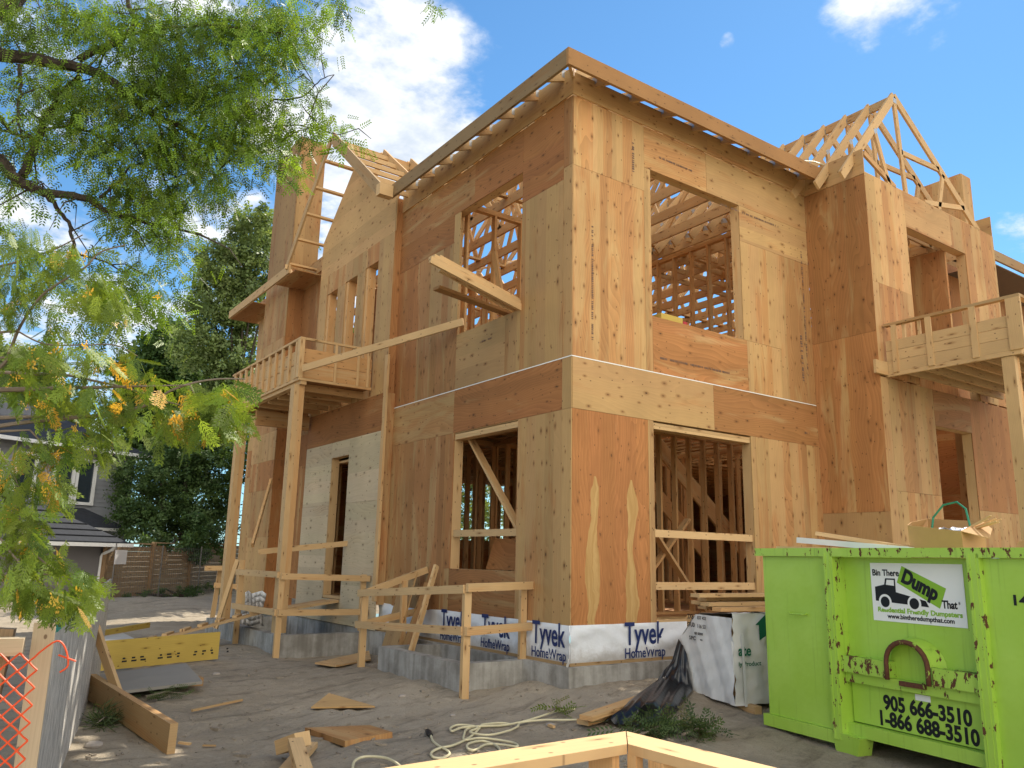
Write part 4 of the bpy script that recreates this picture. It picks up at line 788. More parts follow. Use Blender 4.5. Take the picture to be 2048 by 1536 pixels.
# plank ramp with cleats
ra, rbp = np.array((-3.0, 6.75, G0+.05)), np.array((-1.40, 5.95, -.18)); rd = rbp-ra; rn = np.cross(rd/np.linalg.norm(rd), UP)
ramp = thing('plank_ramp', ra, 'long plank ramp with nailed cleats rising to the balcony', 'ramp')
for k in (-1, 1): MB().bar(ra+rn*.14*k, rbp+rn*.14*k, .26, .04, tone=(.3, .72, .4)).build('plank', LUM, ramp)
for i in range(7): q = ra+rd*(.10+.14*i)+UP*.042; MB().bar(q-rn*.24, q+rn*.24, .07, .038, tone=(.2, .95, .3)).build('cleat', LUM, ramp)
board('landing_plank', (-1.35, 5.9, -.17), (-.15, 6.0, -.02), .28, .04, 'wide plank bridging the left well to the door'); board('landing_plank', (-1.3, 6.25, -.20), (-.15, 6.35, -.04), .28, .04, 'second bridging plank behind the first at the side door')
tag(MB().grid([[(-1.35+.07*i, 7.0+.06*math.sin(i+j), -.46+.09*j+.03*math.sin(i*2.1)) for j in range(7)] for i in range(6)], (.3, 1, .3)).build('wrap_scrap', WRAP, solid=.004), 'crumpled white house wrap scrap under the balcony post', 'plastic scrap')
# loose sheets and sticks against the wall
tag(MB().prism([(-.60, 3.42, -.72), (-.05, 3.80, .46) if False else (-.20, 3.55, .48), (-.20, 3.12, .52), (-.60, 2.95, -.72)], (-.94, 0, .33), .012, (.25, .92, .4)).build('plywood_offcut', PLY), 'tilted plywood offcut leaning on the wall behind the well rail', 'plywood')
tag(MB().prism([(-.50, 3.0, -.6), (-.12, 3.05, .38), (-.12, 2.88, .38), (-.50, 2.72, -.6)], (-.94, 0, .35), .04, (.5, .85, .3)).build('plywood_offcut', PLY), 'narrow brown offcut leaning beside the tilted plywood sheet', 'plywood')
board('leaning_stick', (-.75, 2.25, -.55), (-.30, 2.42, .62), .04, .075, 'thin pale stick leaning out of the front window well', 'stick', tone=(.25, 1.05, .3))
# boards pushed out of the upper window and the long diagonal
for k, (a0, z0, x0, h_) in enumerate(((1.04, 3.90, -1.40, .09), (1.10, 3.968, -1.34, .04), (1.16, 4.010, -1.22, .04), (1.28, 3.93, -1.10, .07))):
    lab = ('deep outermost plank of the bundle sticking out of the upper side window', 'top plank of the bundle sticking out of the upper side window', 'inner plank of the bundle sticking out of the upper side window', 'short top inner plank of the bundle in the upper side window')[k]
    board('window_plank', (x0, a0-.10+.06*k*.3+.02, z0+.30), (1.7, a0+.10, z0-.36), .038 if h_ > .05 else .14, h_, lab, 'plank', tone=(.12, 1.06, .3))
board('window_plank', (-1.02, 1.46, 4.06), (.9, 1.62, 3.92), .14, .04, 'dark brown board below the pale planks in the upper window', 'plank', tone=(.95, .62, .2))
board('diagonal_board', (-1.38, 5.0, 3.60), (-.03, 2.40, 4.02), .03, .11, 'long pale board slanting from the balcony up to the window', tone=(.15, 1.02, .3))
tool = thing('tool_case', (1.75, .25, 3.81), 'yellow tool box with red side on the upper front sill', 'tool box')
MB().box((1.55, .06, 3.81), (1.95, .22, 3.90), (.2, 1, .2)).build('lid', YEL, tool); MB().box((1.98, .08, 3.805), (2.06, .2, 3.87), (.2, 1, .2)).build('side', simple('red_plastic', (.35, .02, .02), .4), tool)

# ------------------------------------------------------------------ things on the dirt
def flat(name, pts, th, label, cat, tone=None, mat=None, tilt=0, grain=None):
    q = [gp(a, b, G0+c) for a, b, c in pts]; n2 = np.cross(q[1]-q[0], q[2]-q[0]); n2 = n2 if n2[2] > 0 else -n2
    return tag(MB().prism(q, n2, th, tone, grain).build(name, mat or PLY), label, cat)
flat('plywood_offcut', [(622, 1414, .03), (750, 1412, .03), (658, 1386, .05)], .015, 'triangular plywood offcut lying on the dirt', 'plywood', (.05, 1.15, .2))
flat('plywood_offcut', [(610, 1455, .05), (690, 1482, .05), (785, 1464, .04), (740, 1450, .02)], .045, 'thick brown wood offcut with a pointed end on the dirt', 'wood offcut', (.45, .85, .4))
flat('plank', [(630, 1325, .05), (672, 1331, .04), (742, 1318, .05), (738, 1301, .06)], .02, 'short plank lying between the two window wells', 'plank', (.3, 1.0, .3), LUM)
a, b = gp(345, 1478, G0+.10), gp(182, 1372, G0+.14); board('plank', a, b, .06, .22, 'long beam on edge below the leaning stud', 'beam', (.35, .85, .3))
a = gp(252, 1446, G0); q = np.array((-4.37, 2.1, .12)); board('leaning_stick', a+UP*.03, wp(184, 1235, 0, -4.34), .085, .04, 'single stud leaning against the grey hoarding', 'stud', tone=(.35, .98, .3), up=(.3, 1, .3))
a, b = gp(436, 1318, G0+.02), gp(200, 1342, G0+.02); d = b-a; y0 = UP*.345
fo = tag(MB().prism([a, b, b+y0, a+y0], np.cross(d, UP)*-1 if np.dot(np.cross(d, UP), CAM-a) < 0 else np.cross(d, UP), .027, (.15, .95, .2), d).build('formwork_sheet', YEL), 'large yellow concrete form panel standing on edge', 'form panel')
m = MB(); nn = np.cross(-d, UP); nn /= np.linalg.norm(nn); nn = nn if np.dot(nn, CAM-a) > 0 else -nn
dd = -d/np.linalg.norm(d)
for i in range(13):
    if i % 4 != 3:
        q = b+dd*(.25+i*.11)+UP*.085+nn*.002
        for r_ in range(2): q2 = q+UP*.035*r_; m.frame_box(q2+dd*random.uniform(0, .02), dd*random.uniform(.012, .035), UP*.010, nn*.001)
m.build('stamp_print', BLACK, fo)
flat('formwork_sheet', [(190, 1388, .10), (405, 1362, .12), (372, 1326, .12), (200, 1348, .10)], .03, 'grey form panel lying flat on blocks before the yellow panel', 'form panel', mat=simple('grey_form', (.26, .24, .205), .7, .15, 3))
q = gp(392, 1371, G0); tag(MB().box(q-(.09, .05, 0), q+(.06, .09, .085), (.4, .6, .3)).build('wood_block', LUM), 'grey block under the right corner of the flat form panel', 'wood block')
q = gp(215, 1398, G0); tag(MB().box(q-(.05, -.1, 0), q+(.1, .2, .09), (.4, .6, .3)).build('wood_block', LUM), 'grey block under the left corner of the flat form panel', 'wood block')
flat('formwork_sheet', [(195, 1296, .14), (275, 1280, .14), (235, 1260, .14), (195, 1262, .14)], .03, 'pale flat form panel behind the standing yellow panel', 'form panel', mat=simple('pale_form', (.42, .40, .36), .7, .12, 3))
board('form_rail', gp(195, 1268, G0+.18), gp(298, 1250, G0+.18), .04, .09, 'thin yellow form board lying behind the pale form panel', 'form board', (.1, 1, .2), mat=YEL)
board('stick', gp(384, 1421, G0+.02), gp(484, 1400, G0+.02), .02, .02, 'thin twig-like stick lying alone on the dirt', 'stick', (.3, .8, .3)); board('stick', gp(358, 1485, G0+.02), gp(381, 1488, G0+.02), .03, .015, 'small pale splinter by the end of the beam', 'splinter', (.05, 1.1, .3)); board('stick', gp(405, 1491, G0+.01), gp(432, 1491, G0+.01), .02, .012, 'small grey splinter lying right of the pale one', 'splinter', (.3, .7, .3))
board('stud_offcut', gp(566, 1493, G0+.10), gp(606, 1478, G0+.16), .14, .10, 'stubby stud offcut on top of the crossed pieces', 'wood offcut', (.1, 1.08, .3)); board('stud_offcut', gp(560, 1560, G0+.03), gp(620, 1489, G0+.05), .12, .04, 'lower pale offcut of the crossed pieces at the bottom edge', 'wood offcut', (.1, 1.05, .3)); board('stud_offcut', gp(612, 1556, G0+.08), gp(590, 1484, G0+.17), .10, .06, 'upper stud offcut crossing over the lower pale piece', 'wood offcut', (.15, 1.1, .3))
def stone(px, py, s_, label):
    q = gp(px, py, G0); m = MB(); P_ = []
    for i in range(7):
        th = math.pi*i/6; P_.append([q+np.array((s_*math.sin(th)*math.cos(t)*(1+.15*math.sin(3*t+i)), s_*.8*math.sin(th)*math.sin(t), s_*.45*math.cos(th)+s_*.2)) for t in np.linspace(0, 2*math.pi, 11)])
    tag(m.grid(P_[::-1], (.3, 1, .3)).build('stone', simple('stone_%d' % px, (.33, .29, .25), .9, .15, 15)), label, 'stone')
stone(186, 1494, .065, 'rounded pale stone at the foot of the hoarding'); stone(804, 1394, .045, 'small white stone beside the front window well'); stone(905, 1432, .03, 'tiny white pebble left of the cord'); stone(1100, 1452, .045, 'small grey stone where the cord meets the planks'); stone(432, 1350, .05, 'dark lump at the corner of the yellow panel')
# cream cord in loose coils
def cp(L_, h=.012): return [gp(a, b, G0+h) for a, b in L_]
def spline(P_, n=8):
    P_ = [np.array(p) for p in P_]; Q = []
    for i in range(len(P_)-1):
        p0, p1, p2, p3 = P_[max(i-1, 0)], P_[i], P_[i+1], P_[min(i+2, len(P_)-1)]
        for k in range(n): t = k/n; Q.append(.5*((2*p1)+(p2-p0)*t+(2*p0-5*p1+4*p2-p3)*t*t+(3*p1-p0-3*p2+p3)*t**3))
    return Q+[P_[-1]]
cord = thing('air_hose', gp(960, 1450, G0), 'cream extension cord lying in loose coils on the dirt', 'cord')
path = [(861, 1468), (866, 1482), (878, 1492), (893, 1500), (899, 1508), (885, 1516), (866, 1514), (863, 1505), (880, 1496), (905, 1491), (930, 1480), (948, 1468), (960, 1455), (966, 1449), (1000, 1446), (1018, 1448), (1000, 1452), (962, 1453), (935, 1458), (928, 1470), (930, 1480), (960, 1476), (998, 1480), (1028, 1486), (1034, 1493), (1000, 1489), (972, 1489), (950, 1500), (935, 1497), (938, 1487), (965, 1482), (990, 1490), (1000, 1502), (985, 1512), (1040, 1520), (1075, 1540)]
path2 = [(1150, 1418), (1115, 1422), (1080, 1433), (1050, 1442), (1010, 1450), (970, 1452), (925, 1455), (905, 1462), (901, 1456), (915, 1450), (940, 1451), (955, 1456), (940, 1464), (975, 1470), (1015, 1462), (1035, 1453), (1042, 1445), (1085, 1440), (1130, 1440), (1165, 1439)]
path3 = [(705, 1540), (708, 1524), (722, 1515), (745, 1513), (775, 1517), (800, 1532), (806, 1545)]
for i, P_ in enumerate((path, path2, path3)): MB().tube(spline(cp(P_, .014+.012*i)), .0095, 6, (.3, 1, .3)).build('cord', CORD, cord)
MB().tube([gp(855, 1462, G0+.02), gp(858, 1466, G0+.02), gp(862, 1470, G0+.02)], [.02, .026, .016], 8, (0, 1, 0)).build('plug', BLACK, cord)
board('drill_bit', gp(1098, 1450, G0+.02), gp(1108, 1454, G0+.02), .03, .02, 'tiny tan wood chip touching the cord', 'wood chip', (.2, 1, .3))
# ------------------------------------------------------------------ framed knee wall in the foreground
kw = thing('framed_knee_wall', (-3.2, -4.28, G0), 'sunlit low stud wall corner in the foreground', 'stud wall')
K0 = np.array((-3.2, -4.28, 0.0)); hp = .19
MB().prism([K0+(0, 0, 0), K0+(-1.9, -.06, 0), K0+(-1.9, -.06-hp, 0), K0+(-hp*.9, -hp, 0)], (0, 0, 1), .038, (.10, 1.12, .25), (1, 0, 0)).build('top_plate', LUM, kw)
MB().prism([K0+(.003, -.003, 0), K0+(.14, -2.6, 0), K0+(.14-hp, -2.6, 0), K0+(-hp*.9+.004, -hp-.002, 0)], (0, 0, 1), .038, (.10, 1.12, .25), (0, 1, 0)).build('top_plate', LUM, kw)
for i in range(5):
    x = K0[0]-.20-i*.40; MB().box((x-.038, K0[1]-hp+.015, G0+.04), (x, K0[1]-.03-.02*i*.3, -.0385), (.45, 1.05, .3)).build('stud', LUM, kw)
MB().box((K0[0]-.165, K0[1]-hp-.045, G0+.04), (K0[0]-.127, K0[1]-hp+.005, -.0385), (.35, 1.1, .3)).build('stud', LUM, kw)
for i in range(6):
    y = K0[1]-.30-i*.40; x = K0[0]+.055*(.30+i*.4)/1.0; MB().box((x-hp+.012, y-.038, G0+.04), (x-.02, y, -.0385), (.45, 1.05, .3)).build('stud', LUM, kw); MB().box((x-hp+.012, y-.078, G0+.04), (x-.02, y-.040, -.0385), (.4, 1.05, .3)).build('stud', LUM, kw) if i == 0 else None
MB().box((K0[0]-1.9, K0[1]-hp, G0), (K0[0]-hp, K0[1]-.06, G0+.038), (.3, 1, .3)).build('bottom_plate', LUM, kw); MB().box((K0[0]-hp+.03, K0[1]-2.6, G0), (K0[0]+.03, K0[1]-.2, G0+.038), (.3, 1, .3)).build('bottom_plate', LUM, kw)
ch_ = MB()
for i in range(500):
    r_ = abs(random.gauss(0, .18)); t = random.uniform(0, 6.28); q = np.array((-2.45+r_*math.cos(t), -3.95+r_*math.sin(t), G0+.02+max(0, .22-r_*.8)))
    a = np.array([random.gauss(0, 1) for _ in range(3)]); a /= np.linalg.norm(a); b = np.cross(a, (.3, .5, .8)); b /= np.linalg.norm(b); ch_.frame_box(q, a*.018, b*.010, np.cross(a, b)*.002, (.1, 1.1, .2))
tag(ch_.build('wood_shavings', LUM), None, None, None, 'stuff')

# ------------------------------------------------------------------ grey hoarding, beam, post, orange net
HA, HB = np.array((-5.285, -2.62, G0)), np.array((-3.95, 3.9, G0)); hd = (HB-HA)/np.linalg.norm(HB-HA); hn = np.cross(hd, UP)
def osb():
    m, q, b = newmat('weathered_osb', .95, .1); gc = q.new('ShaderNodeTexCoord').outputs['Object']; x, y, z = q.sep(gc)
    a = q.noise(q.comb(q.m('MULTIPLY', x, 60.0), q.m('MULTIPLY', y, 60.0), q.m('MULTIPLY', z, 7.0)), 1.0, 4, .65, .5); v = q.voro(q.comb(q.m('MULTIPLY', y, 34.0), q.m('MULTIPLY', z, 9.0), x), 1.0, '3D', 'Color')
    c = q.mix(q.ss(a, .32, .68), (.16, .15, .135), (.80, .77, .71)); c = q.mix(.3, c, q.mix(q.sep(v)[0], (.30, .28, .25), (.72, .68, .62))); q.l.new(c, b.inputs['Base Color']); bump(q, b, a, .9, .03); return m
hoard = thing('site_hoarding', HA, 'weathered grey strand board hoarding panel along the property line', 'hoarding'); zt = .39
MB().prism([HA, HB, HB+UP*(zt-G0), HA+UP*(zt-G0)], hn, .018, (.3, 1, .3), UP).build('panel', osb(), hoard)
MB().bar(HA+UP*(zt-.07)-hn*.05, HB+UP*(zt-.07)-hn*.05, .06, .09, tone=(.2, 1.1, .2)).build('top_rail', WLUM, hoard)
for t in (2.2, 4.4): q = HA+hd*t-hn*.065; MB().bar(q, q+UP*(zt-G0-.03), .088, .088, (1, 0, 0), (.3, .9, .3)).build('post', LUM, hoard)
MB().frame_box(HA+hd*.012+UP*(zt-G0)/2-hn*.02, hd*.016, hn*.045, UP*(zt-G0)/2, (.05, 1.05, .2)).build('edge_batten', WLUM, hoard)
sp_ = MB()
for i in range(7): sp_.frame_box(HA+hd*(.15+i*.05)+UP*(zt-G0-.045+.006*math.sin(i*2)), hd*.03, UP*.012, hn*.0195, (0, 1, 0))
sp_.build('paint_mark', simple('teal_spray', (.02, .25, .20), .6), hoard)
fx = thing('fence_end_frame', HA+hn*-.1, 'weathered beam on a leaning post beside the hoarding', 'fence frame')
e0 = HA-hd*.03; fdv = np.array((-.98, .17, 0))
MB().bar(e0+fdv*.09+UP*1.01, e0+fdv*1.6+UP*1.01, .09, .075, tone=(.1, 1.25, .5)).build('beam', WLUM, fx); MB().bar(e0+fdv*.27+hd*.10, e0+fdv*.19+UP*1.08+hd*.12, .085, .09, hd, (.8, .85, .5)).build('post', WLUM, fx); MB().bar(e0+fdv*1.5+hd*.10, e0+fdv*1.5+UP*1.1+hd*.12, .09, .09, hd, (.6, .9, .4)).build('post', WLUM, fx)
m = MB(); ORG = simple('orange_plastic', (.75, .10, .03), .5, .1)
net0 = e0-hd*.08+hn*.01+fdv*.045
def netp(a, z):
    t = a*.075; return net0+fdv*(t-.02)+UP*(.99-z*.075)-hd*(.02*math.sin(t*9)+.015*math.sin(z*.9))
for i in range(18):
    for j in range(14):
        for (a, b) in (((i, j), (i+.5, j+.5)), ((i+.5, j+.5), (i+1, j)), ((i+.5, j+.5), (i, j+1)), ((i+.5, j+.5), (i+1, j+1))): m.tube([netp(*a), (netp(*a)+netp(*b))/2+(0, 0, random.uniform(-.003, .003)), netp(*b)], .0042, 4, (.3, 1, .3), False)
m.tube(spline([netp(0, 0), netp(-.8, -.6), netp(-1.3, -.2), netp(-1.6, .8), netp(-1.2, 1.2)], 4), .004, 4); m.tube([netp(-1.0, .2), netp(-2.0, .6)], .004, 4)
tag(m.build('safety_net', ORG), 'orange plastic safety net hung from the weathered beam', 'safety net')

# ------------------------------------------------------------------ foliage
def foliage(name, tmpl, tfaces, pos, dirs, size, tones, mat, parent, org=None, roll=None):
    """many copies of a small leaf template in ONE mesh. template: x = side, y = along, z = normal"""
    n = len(pos); pos = np.array(pos); Y = np.array(dirs, float); Y /= np.linalg.norm(Y, axis=1)[:, None]
    rv = np.random.normal(size=(n, 3)); X = np.cross(Y, rv); X /= np.linalg.norm(X, axis=1)[:, None]; Z = np.cross(X, Y)
    T = np.array(tmpl, float); size = np.array(size)[:, None, None]
    V = pos[:, None, :] + size*(T[None, :, 0:1]*X[:, None, :] + T[None, :, 1:2]*Y[:, None, :] + T[None, :, 2:3]*Z[:, None, :])
    org = origin[parent] if parent is not None else np.array(org); V = (V-org).reshape(-1, 3)
    Fq = np.array(tfaces); k = len(T); FF = (Fq[None] + (np.arange(n)*k)[:, None, None]).reshape(-1, Fq.shape[1])
    me = bpy.data.meshes.new(name); me.vertices.add(len(V)); me.vertices.foreach_set('co', V.astype('f').ravel())
    me.loops.add(FF.size); me.loops.foreach_set('vertex_index', FF.astype('i').ravel()); me.polygons.add(len(FF)); me.polygons.foreach_set('loop_start', (np.arange(len(FF))*Fq.shape[1]).astype('i')); me.polygons.foreach_set('loop_total', np.full(len(FF), Fq.shape[1], 'i'))
    me.update(calc_edges=True); c = me.color_attributes.new('tone', 'FLOAT_COLOR', 'CORNER')
    tt = np.ones((n, 4), 'f'); tt[:, :3] = np.array(tones); c.data.foreach_set('color', np.repeat(tt, len(Fq)*Fq.shape[1], axis=0).ravel())
    me.materials.append(mat); o = bpy.data.objects.new(name, me); return reg_obj(o, parent, org)
def quads(L_):
    v, f = [], []
    for (x, y, z, a, l_, w_) in L_:           # leaflet at x,y,z pointing along angle a, length l_, width w_
        c_, s_ = math.sin(a), math.cos(a); b = len(v); pw = (s_*w_/2, -c_*w_/2)
        v += [(x, y, z), (x+c_*l_*.5+pw[0], y+s_*l_*.5+pw[1], z+.01*l_), (x+c_*l_, y+s_*l_, z-.12*l_), (x+c_*l_*.5-pw[0], y+s_*l_*.5-pw[1], z+.01*l_)]; f.append((b, b+1, b+2, b+3))
    return v, f
FROND = quads([(0, t, -.10*t*t, sg*R(60-22*t), .27, .10) for t in np.linspace(.1, .97, 6) for sg in (1, -1)])
LEAF = quads([(0, 0, 0, 0, 1, .8)]); CLUMP = quads([(random.uniform(-.6, .6), random.uniform(-.5, .5), random.uniform(-.5, .5), random.uniform(0, 6.3), random.uniform(.35, .6), random.uniform(.22, .36)) for _ in range(7)])
FAN = []
def spray(x, y, a, L_, lev):                  # flat forking spray of scale leaves
    n = max(2, int(L_/.10))
    for k in range(n):
        px_, py_ = x+math.sin(a)*L_*k/n, y+math.cos(a)*L_*k/n; FAN.append((px_, py_, 0, a, L_/n*1.35, .042 if lev else .04))
        if lev < 2 and k > 0:
            l2 = L_*(.40 if lev == 0 else .36)*math.sin(math.pi*(.25+.62*k/n)); sg = 1 if k % 2 else -1
            spray(px_, py_, a+sg*R(random.uniform(32, 44)), l2, lev+1)
            if lev == 0: spray(px_, py_, a-sg*R(random.uniform(32, 44)), l2*.85, lev+1)
spray(0, 0, 0, 1.0, 0)
FAN = quads(FAN); SEED = quads([(random.uniform(-.35, .35), random.uniform(-.45, .5), random.uniform(-.2, .2), random.uniform(-.8, .8)+(math.pi if random.random() < .4 else 0), .34, .17) for _ in range(16)])
LOCUST = leaf_mat('locust_leaf', (.055, .115, .012), (.20, .31, .030), (.36, .30, .05))
CEDARL = leaf_mat('cedar_leaf', (.065, .140, .018), (.22, .33, .042), (.70, .40, .06))
POPLAR = leaf_mat('poplar_leaf', (.10, .155, .055), (.27, .35, .125), (.2, .2, .1)); MAPLE = leaf_mat('maple_leaf', (.035, .080, .022), (.09, .16, .038), (.1, .1, .03)); DARKL = leaf_mat('yew_leaf', (.040, .085, .030), (.11, .175, .055), (.14, .07, .03))

# --- honey locust overhead at the left: limbs and feathery crown
loc0 = far(-260, 900, 9.5); loc0[2] = G0
locust = thing('locust_tree', loc0, 'tall feathery leaved locust tree whose limbs hang in over the top left', 'tree')
def fp(L_): return [far(a, b, d) for a, b, d in L_]
lm = MB(); LIMBS = [([(-60, 100, 9.2), (0, 110, 9.2), (60, 118, 9.1), (130, 130, 9.0), (200, 148, 9.0), (250, 185, 8.9), (300, 225, 8.9), (350, 248, 8.8), (410, 285, 8.8), (480, 305, 8.7), (560, 300, 8.6)], .085, .012),
 ([(160, 118, 9.0), (205, 96, 9.1), (245, 78, 9.2), (268, 45, 9.3), (255, 0, 9.4), (235, -60, 9.5)], .045, .02), ([(-60, 270, 8.6), (0, 322, 8.6), (30, 356, 8.6), (60, 374, 8.6), (110, 390, 8.6), (170, 395, 8.5), (205, 417, 8.5), (255, 437, 8.5), (320, 450, 8.4), (400, 470, 8.3)], .075, .012),
 ([(90, 388, 8.6), (118, 420, 8.6), (138, 450, 8.6), (146, 485, 8.5), (160, 510, 8.5), (200, 520, 8.4), (250, 545, 8.4)], .028, .008), ([(48, 352, 8.7), (62, 310, 8.8), (80, 268, 8.9), (105, 212, 9.0), (160, 150, 9.1)], .055, .03),
 ([(0, 235, 9.0), (25, 268, 9.0), (62, 275, 8.9)], .03, .015), ([(80, 265, 8.9), (140, 252, 8.9), (205, 275, 8.8), (240, 300, 8.7)], .02, .008), ([(300, 225, 8.9), (322, 262, 8.8), (316, 310, 8.7), (330, 360, 8.6), (350, 400, 8.6)], .022, .007), ([(350, 248, 8.8), (350, 290, 8.7), (340, 350, 8.7)], .018, .006),
 ([(200, 395, 8.5), (240, 360, 8.6), (262, 330, 8.6), (300, 340, 8.6)], .02, .006), ([(410, 285, 8.8), (500, 262, 8.7), (590, 252, 8.6), (650, 262, 8.5), (690, 275, 8.4)], .014, .004), ([(540, 200, 8.8), (600, 195, 8.7), (635, 165, 8.6), (665, 150, 8.5)], .012, .004), ([(205, 96, 9.1), (300, 60, 9.0), (420, 50, 8.9), (520, 60, 8.8), (600, 70, 8.7)], .022, .006), ([(300, 225, 8.9), (400, 180, 8.9), (500, 150, 8.8), (560, 150, 8.7)], .022, .006),
 ([(40, 130, 9.1), (42, 180, 9.0), (35, 230, 8.9), (50, 300, 8.8)], .025, .01), ([(-80, 60, 9.4), (-10, 30, 9.3), (25, 5, 9.3), (50, -40, 9.3)], .12, .09)]
for P_, r0, r1 in LIMBS:
    Q = spline(fp(P_), 5); Q = [q+np.array([random.gauss(0, .006) for _ in range(3)]) for q in Q]; lm.tube(Q, list(np.linspace(r0*.8, r1*.8, len(Q))), 7)
    for q in Q[3::3]:                         # twigs
        d = np.array([random.gauss(0, 1), random.gauss(0, 1), random.gauss(-.2, .8)]); d *= random.uniform(.25, .6)/np.linalg.norm(d); mid = q+d*.5+np.array([random.gauss(0, .05) for _ in range(3)]); lm.tube([q, mid, q+d+(0, 0, -.08)], [min(r1*1.2, .012), .006, .003], 4, None, False)
trk = fp([(-60, 100, 9.2), (-170, 140, 9.6)])[::-1]; tb = loc0
lm.tube([tb, tb+(0, 0, 2.5), tb*.35+trk[0]*.65-(0, 0, .8), trk[0], trk[1]], [.32, .26, .2, .14, .085], 10); lm.tube([tb*.35+trk[0]*.65-(0, 0, .8), far(-120, 200, 9), far(-60, 270, 8.6)], [.15, .11, .075], 8)
lm.build('trunk', BARK, locust)
REG = [(60, 60, 70, 60, 9.2, 500), (170, 40, 80, 40, 9.3, 480), (300, 60, 80, 55, 9.1, 900), (420, 60, 80, 60, 9.0, 950), (540, 50, 80, 50, 8.9, 800), (640, 15, 60, 14, 8.8, 150), (560, 110, 60, 40, 8.8, 400), (90, 190, 70, 45, 9.0, 520), (200, 190, 70, 45, 9.0, 600), (320, 170, 70, 50, 8.9, 950), (430, 180, 75, 55, 8.8, 1050), (500, 230, 60, 45, 8.7, 700), (70, 270, 60, 40, 8.8, 350), (180, 280, 60, 45, 8.8, 480), (300, 290, 60, 45, 8.7, 560), (400, 290, 70, 45, 8.7, 700), (500, 290, 60, 32, 8.6, 420), (560, 320, 35, 22, 8.5, 130), (230, 380, 55, 40, 8.6, 330), (330, 390, 60, 40, 8.6, 500), (420, 350, 50, 35, 8.6, 330), (440, 400, 30, 20, 8.5, 120), (330, 450, 50, 28, 8.5, 320), (260, 430, 40, 30, 8.5, 180), (620, 190, 30, 22, 8.6, 75), (640, 240, 35, 20, 8.5, 85), (690, 275, 22, 12, 8.4, 50), (590, 270, 30, 25, 8.5, 110), (565, 330, 14, 14, 8.4, 60), (30, 380, 40, 30, 8.7, 150), (200, 560, 45, 30, 8.4, 160), (240, 600, 45, 30, 8.3, 170), (290, 580, 40, 25, 8.3, 150), (330, 620, 25, 20, 8.2, 110), (180, 620, 45, 28, 8.3, 130), (200, 660, 35, 20, 8.3, 80), (330, 500, 22, 30, 8.3, 90), (390, 555, 15, 14, 8.3, 40), (30, 460, 40, 30, 8.6, 110), (860, 8, 22, 8, 8.6, 22), (245, 535, 40, 16, 8.4, 70)]
pos, dr, sz, tn_ = [], [], [], []
for (a, b, ra, rb_, d, n) in REG:
    ncl = max(3, n//10)
    for c_ in range(ncl):
        ca, cb, cd = a+random.gauss(0, ra*.62), b+random.gauss(0, rb_*.62), d+random.gauss(0, .38); q0 = far(ca, cb, cd); hd_ = np.array([random.gauss(0, 1), random.gauss(0, 1), random.gauss(-.25, .35)]); hd_ /= np.linalg.norm(hd_); cr = random.uniform(0, 1); cg_ = random.choice((.55, .8, 1.1, 1.5))
        for k in range(max(2, int(n/ncl*.78))):
            q = q0+hd_*random.uniform(-.24, .24)+np.array([random.gauss(0, .04) for _ in range(3)]); dd_ = hd_*random.choice((-1, 1))*.35+np.array([random.gauss(0, .55), random.gauss(0, .55), -.75+random.gauss(0, .35)])
            pos.append(q); dr.append(dd_); sz.append(random.uniform(.10, .165)); tn_.append((min(1, max(0, cr*.75+random.uniform(0, .3))), cg_*random.uniform(.8, 1.2), .25 if random.random() < .03 else 0))
foliage('crown', *FROND, pos, dr, sz, tn_, LOCUST, locust)
# --- arborvitae boughs reaching in at the left
ced0 = far(-420, 1200, 4.6); ced0[2] = G0
cedar = thing('cedar_tree', ced0, 'sunlit arborvitae with yellow seed clusters reaching in from the left edge', 'tree')
cb_ = MB(); BR = [([(-300, 900, 4.4), (-60, 868, 4.2), (0, 852, 4.1), (110, 838, 4.0), (210, 830, 3.9), (300, 808, 3.8), (340, 782, 3.75), (390, 765, 3.7), (440, 758, 3.65), (490, 758, 3.6)], .03, .004), ([(-300, 760, 4.4), (-40, 745, 4.2), (60, 748, 4.1), (130, 750, 4.0), (190, 762, 3.95), (260, 778, 3.9), (330, 802, 3.85), (370, 812, 3.8)], .024, .004),
 ([(-150, 860, 4.3), (0, 735, 4.2), (20, 700, 4.15), (42, 650, 4.1), (80, 595, 4.1), (120, 565, 4.05), (170, 535, 4.0), (200, 505, 4.0), (250, 490, 3.9)], .026, .004), ([(35, 662, 4.1), (90, 688, 4.05), (170, 690, 4.0), (230, 690, 3.95), (275, 712, 3.9)], .011, .003), ([(-100, 540, 4.4), (0, 532, 4.3), (60, 515, 4.25), (110, 498, 4.2), (165, 470, 4.1)], .014, .004), ([(10, 715, 4.2), (60, 760, 4.15), (110, 790, 4.1), (140, 800, 4.0)], .012, .004),
 ([(-200, 1050, 4.0), (-30, 1060, 3.9), (25, 1110, 3.8), (52, 1142, 3.75)], .014, .005), ([(-200, 1020, 4.0), (0, 1030, 3.9), (70, 1108, 3.8), (110, 1138, 3.75), (150, 1148, 3.7), (175, 1160, 3.7)], .014, .004), ([(110, 1140, 3.75), (112, 1160, 3.75), (120, 1180, 3.7)], .005, .003), ([(140, 1148, 3.7), (145, 1175, 3.7), (150, 1192, 3.7)], .005, .003), ([(60, 860, 4.0), (90, 900, 4.0), (95, 970, 3.95), (80, 1010, 3.9)], .010, .004), ([(0, 905, 4.1), (30, 960, 4.0), (40, 1040, 3.9)], .012, .004), ([(210, 830, 3.9), (225, 870, 3.85), (225, 910, 3.8)], .007, .003), ([(380, 770, 3.7), (395, 800, 3.7), (420, 835, 3.7)], .006, .003), ([(20, 1030, 3.9), (40, 1000, 3.9), (30, 950, 3.95)], .007, .003)]
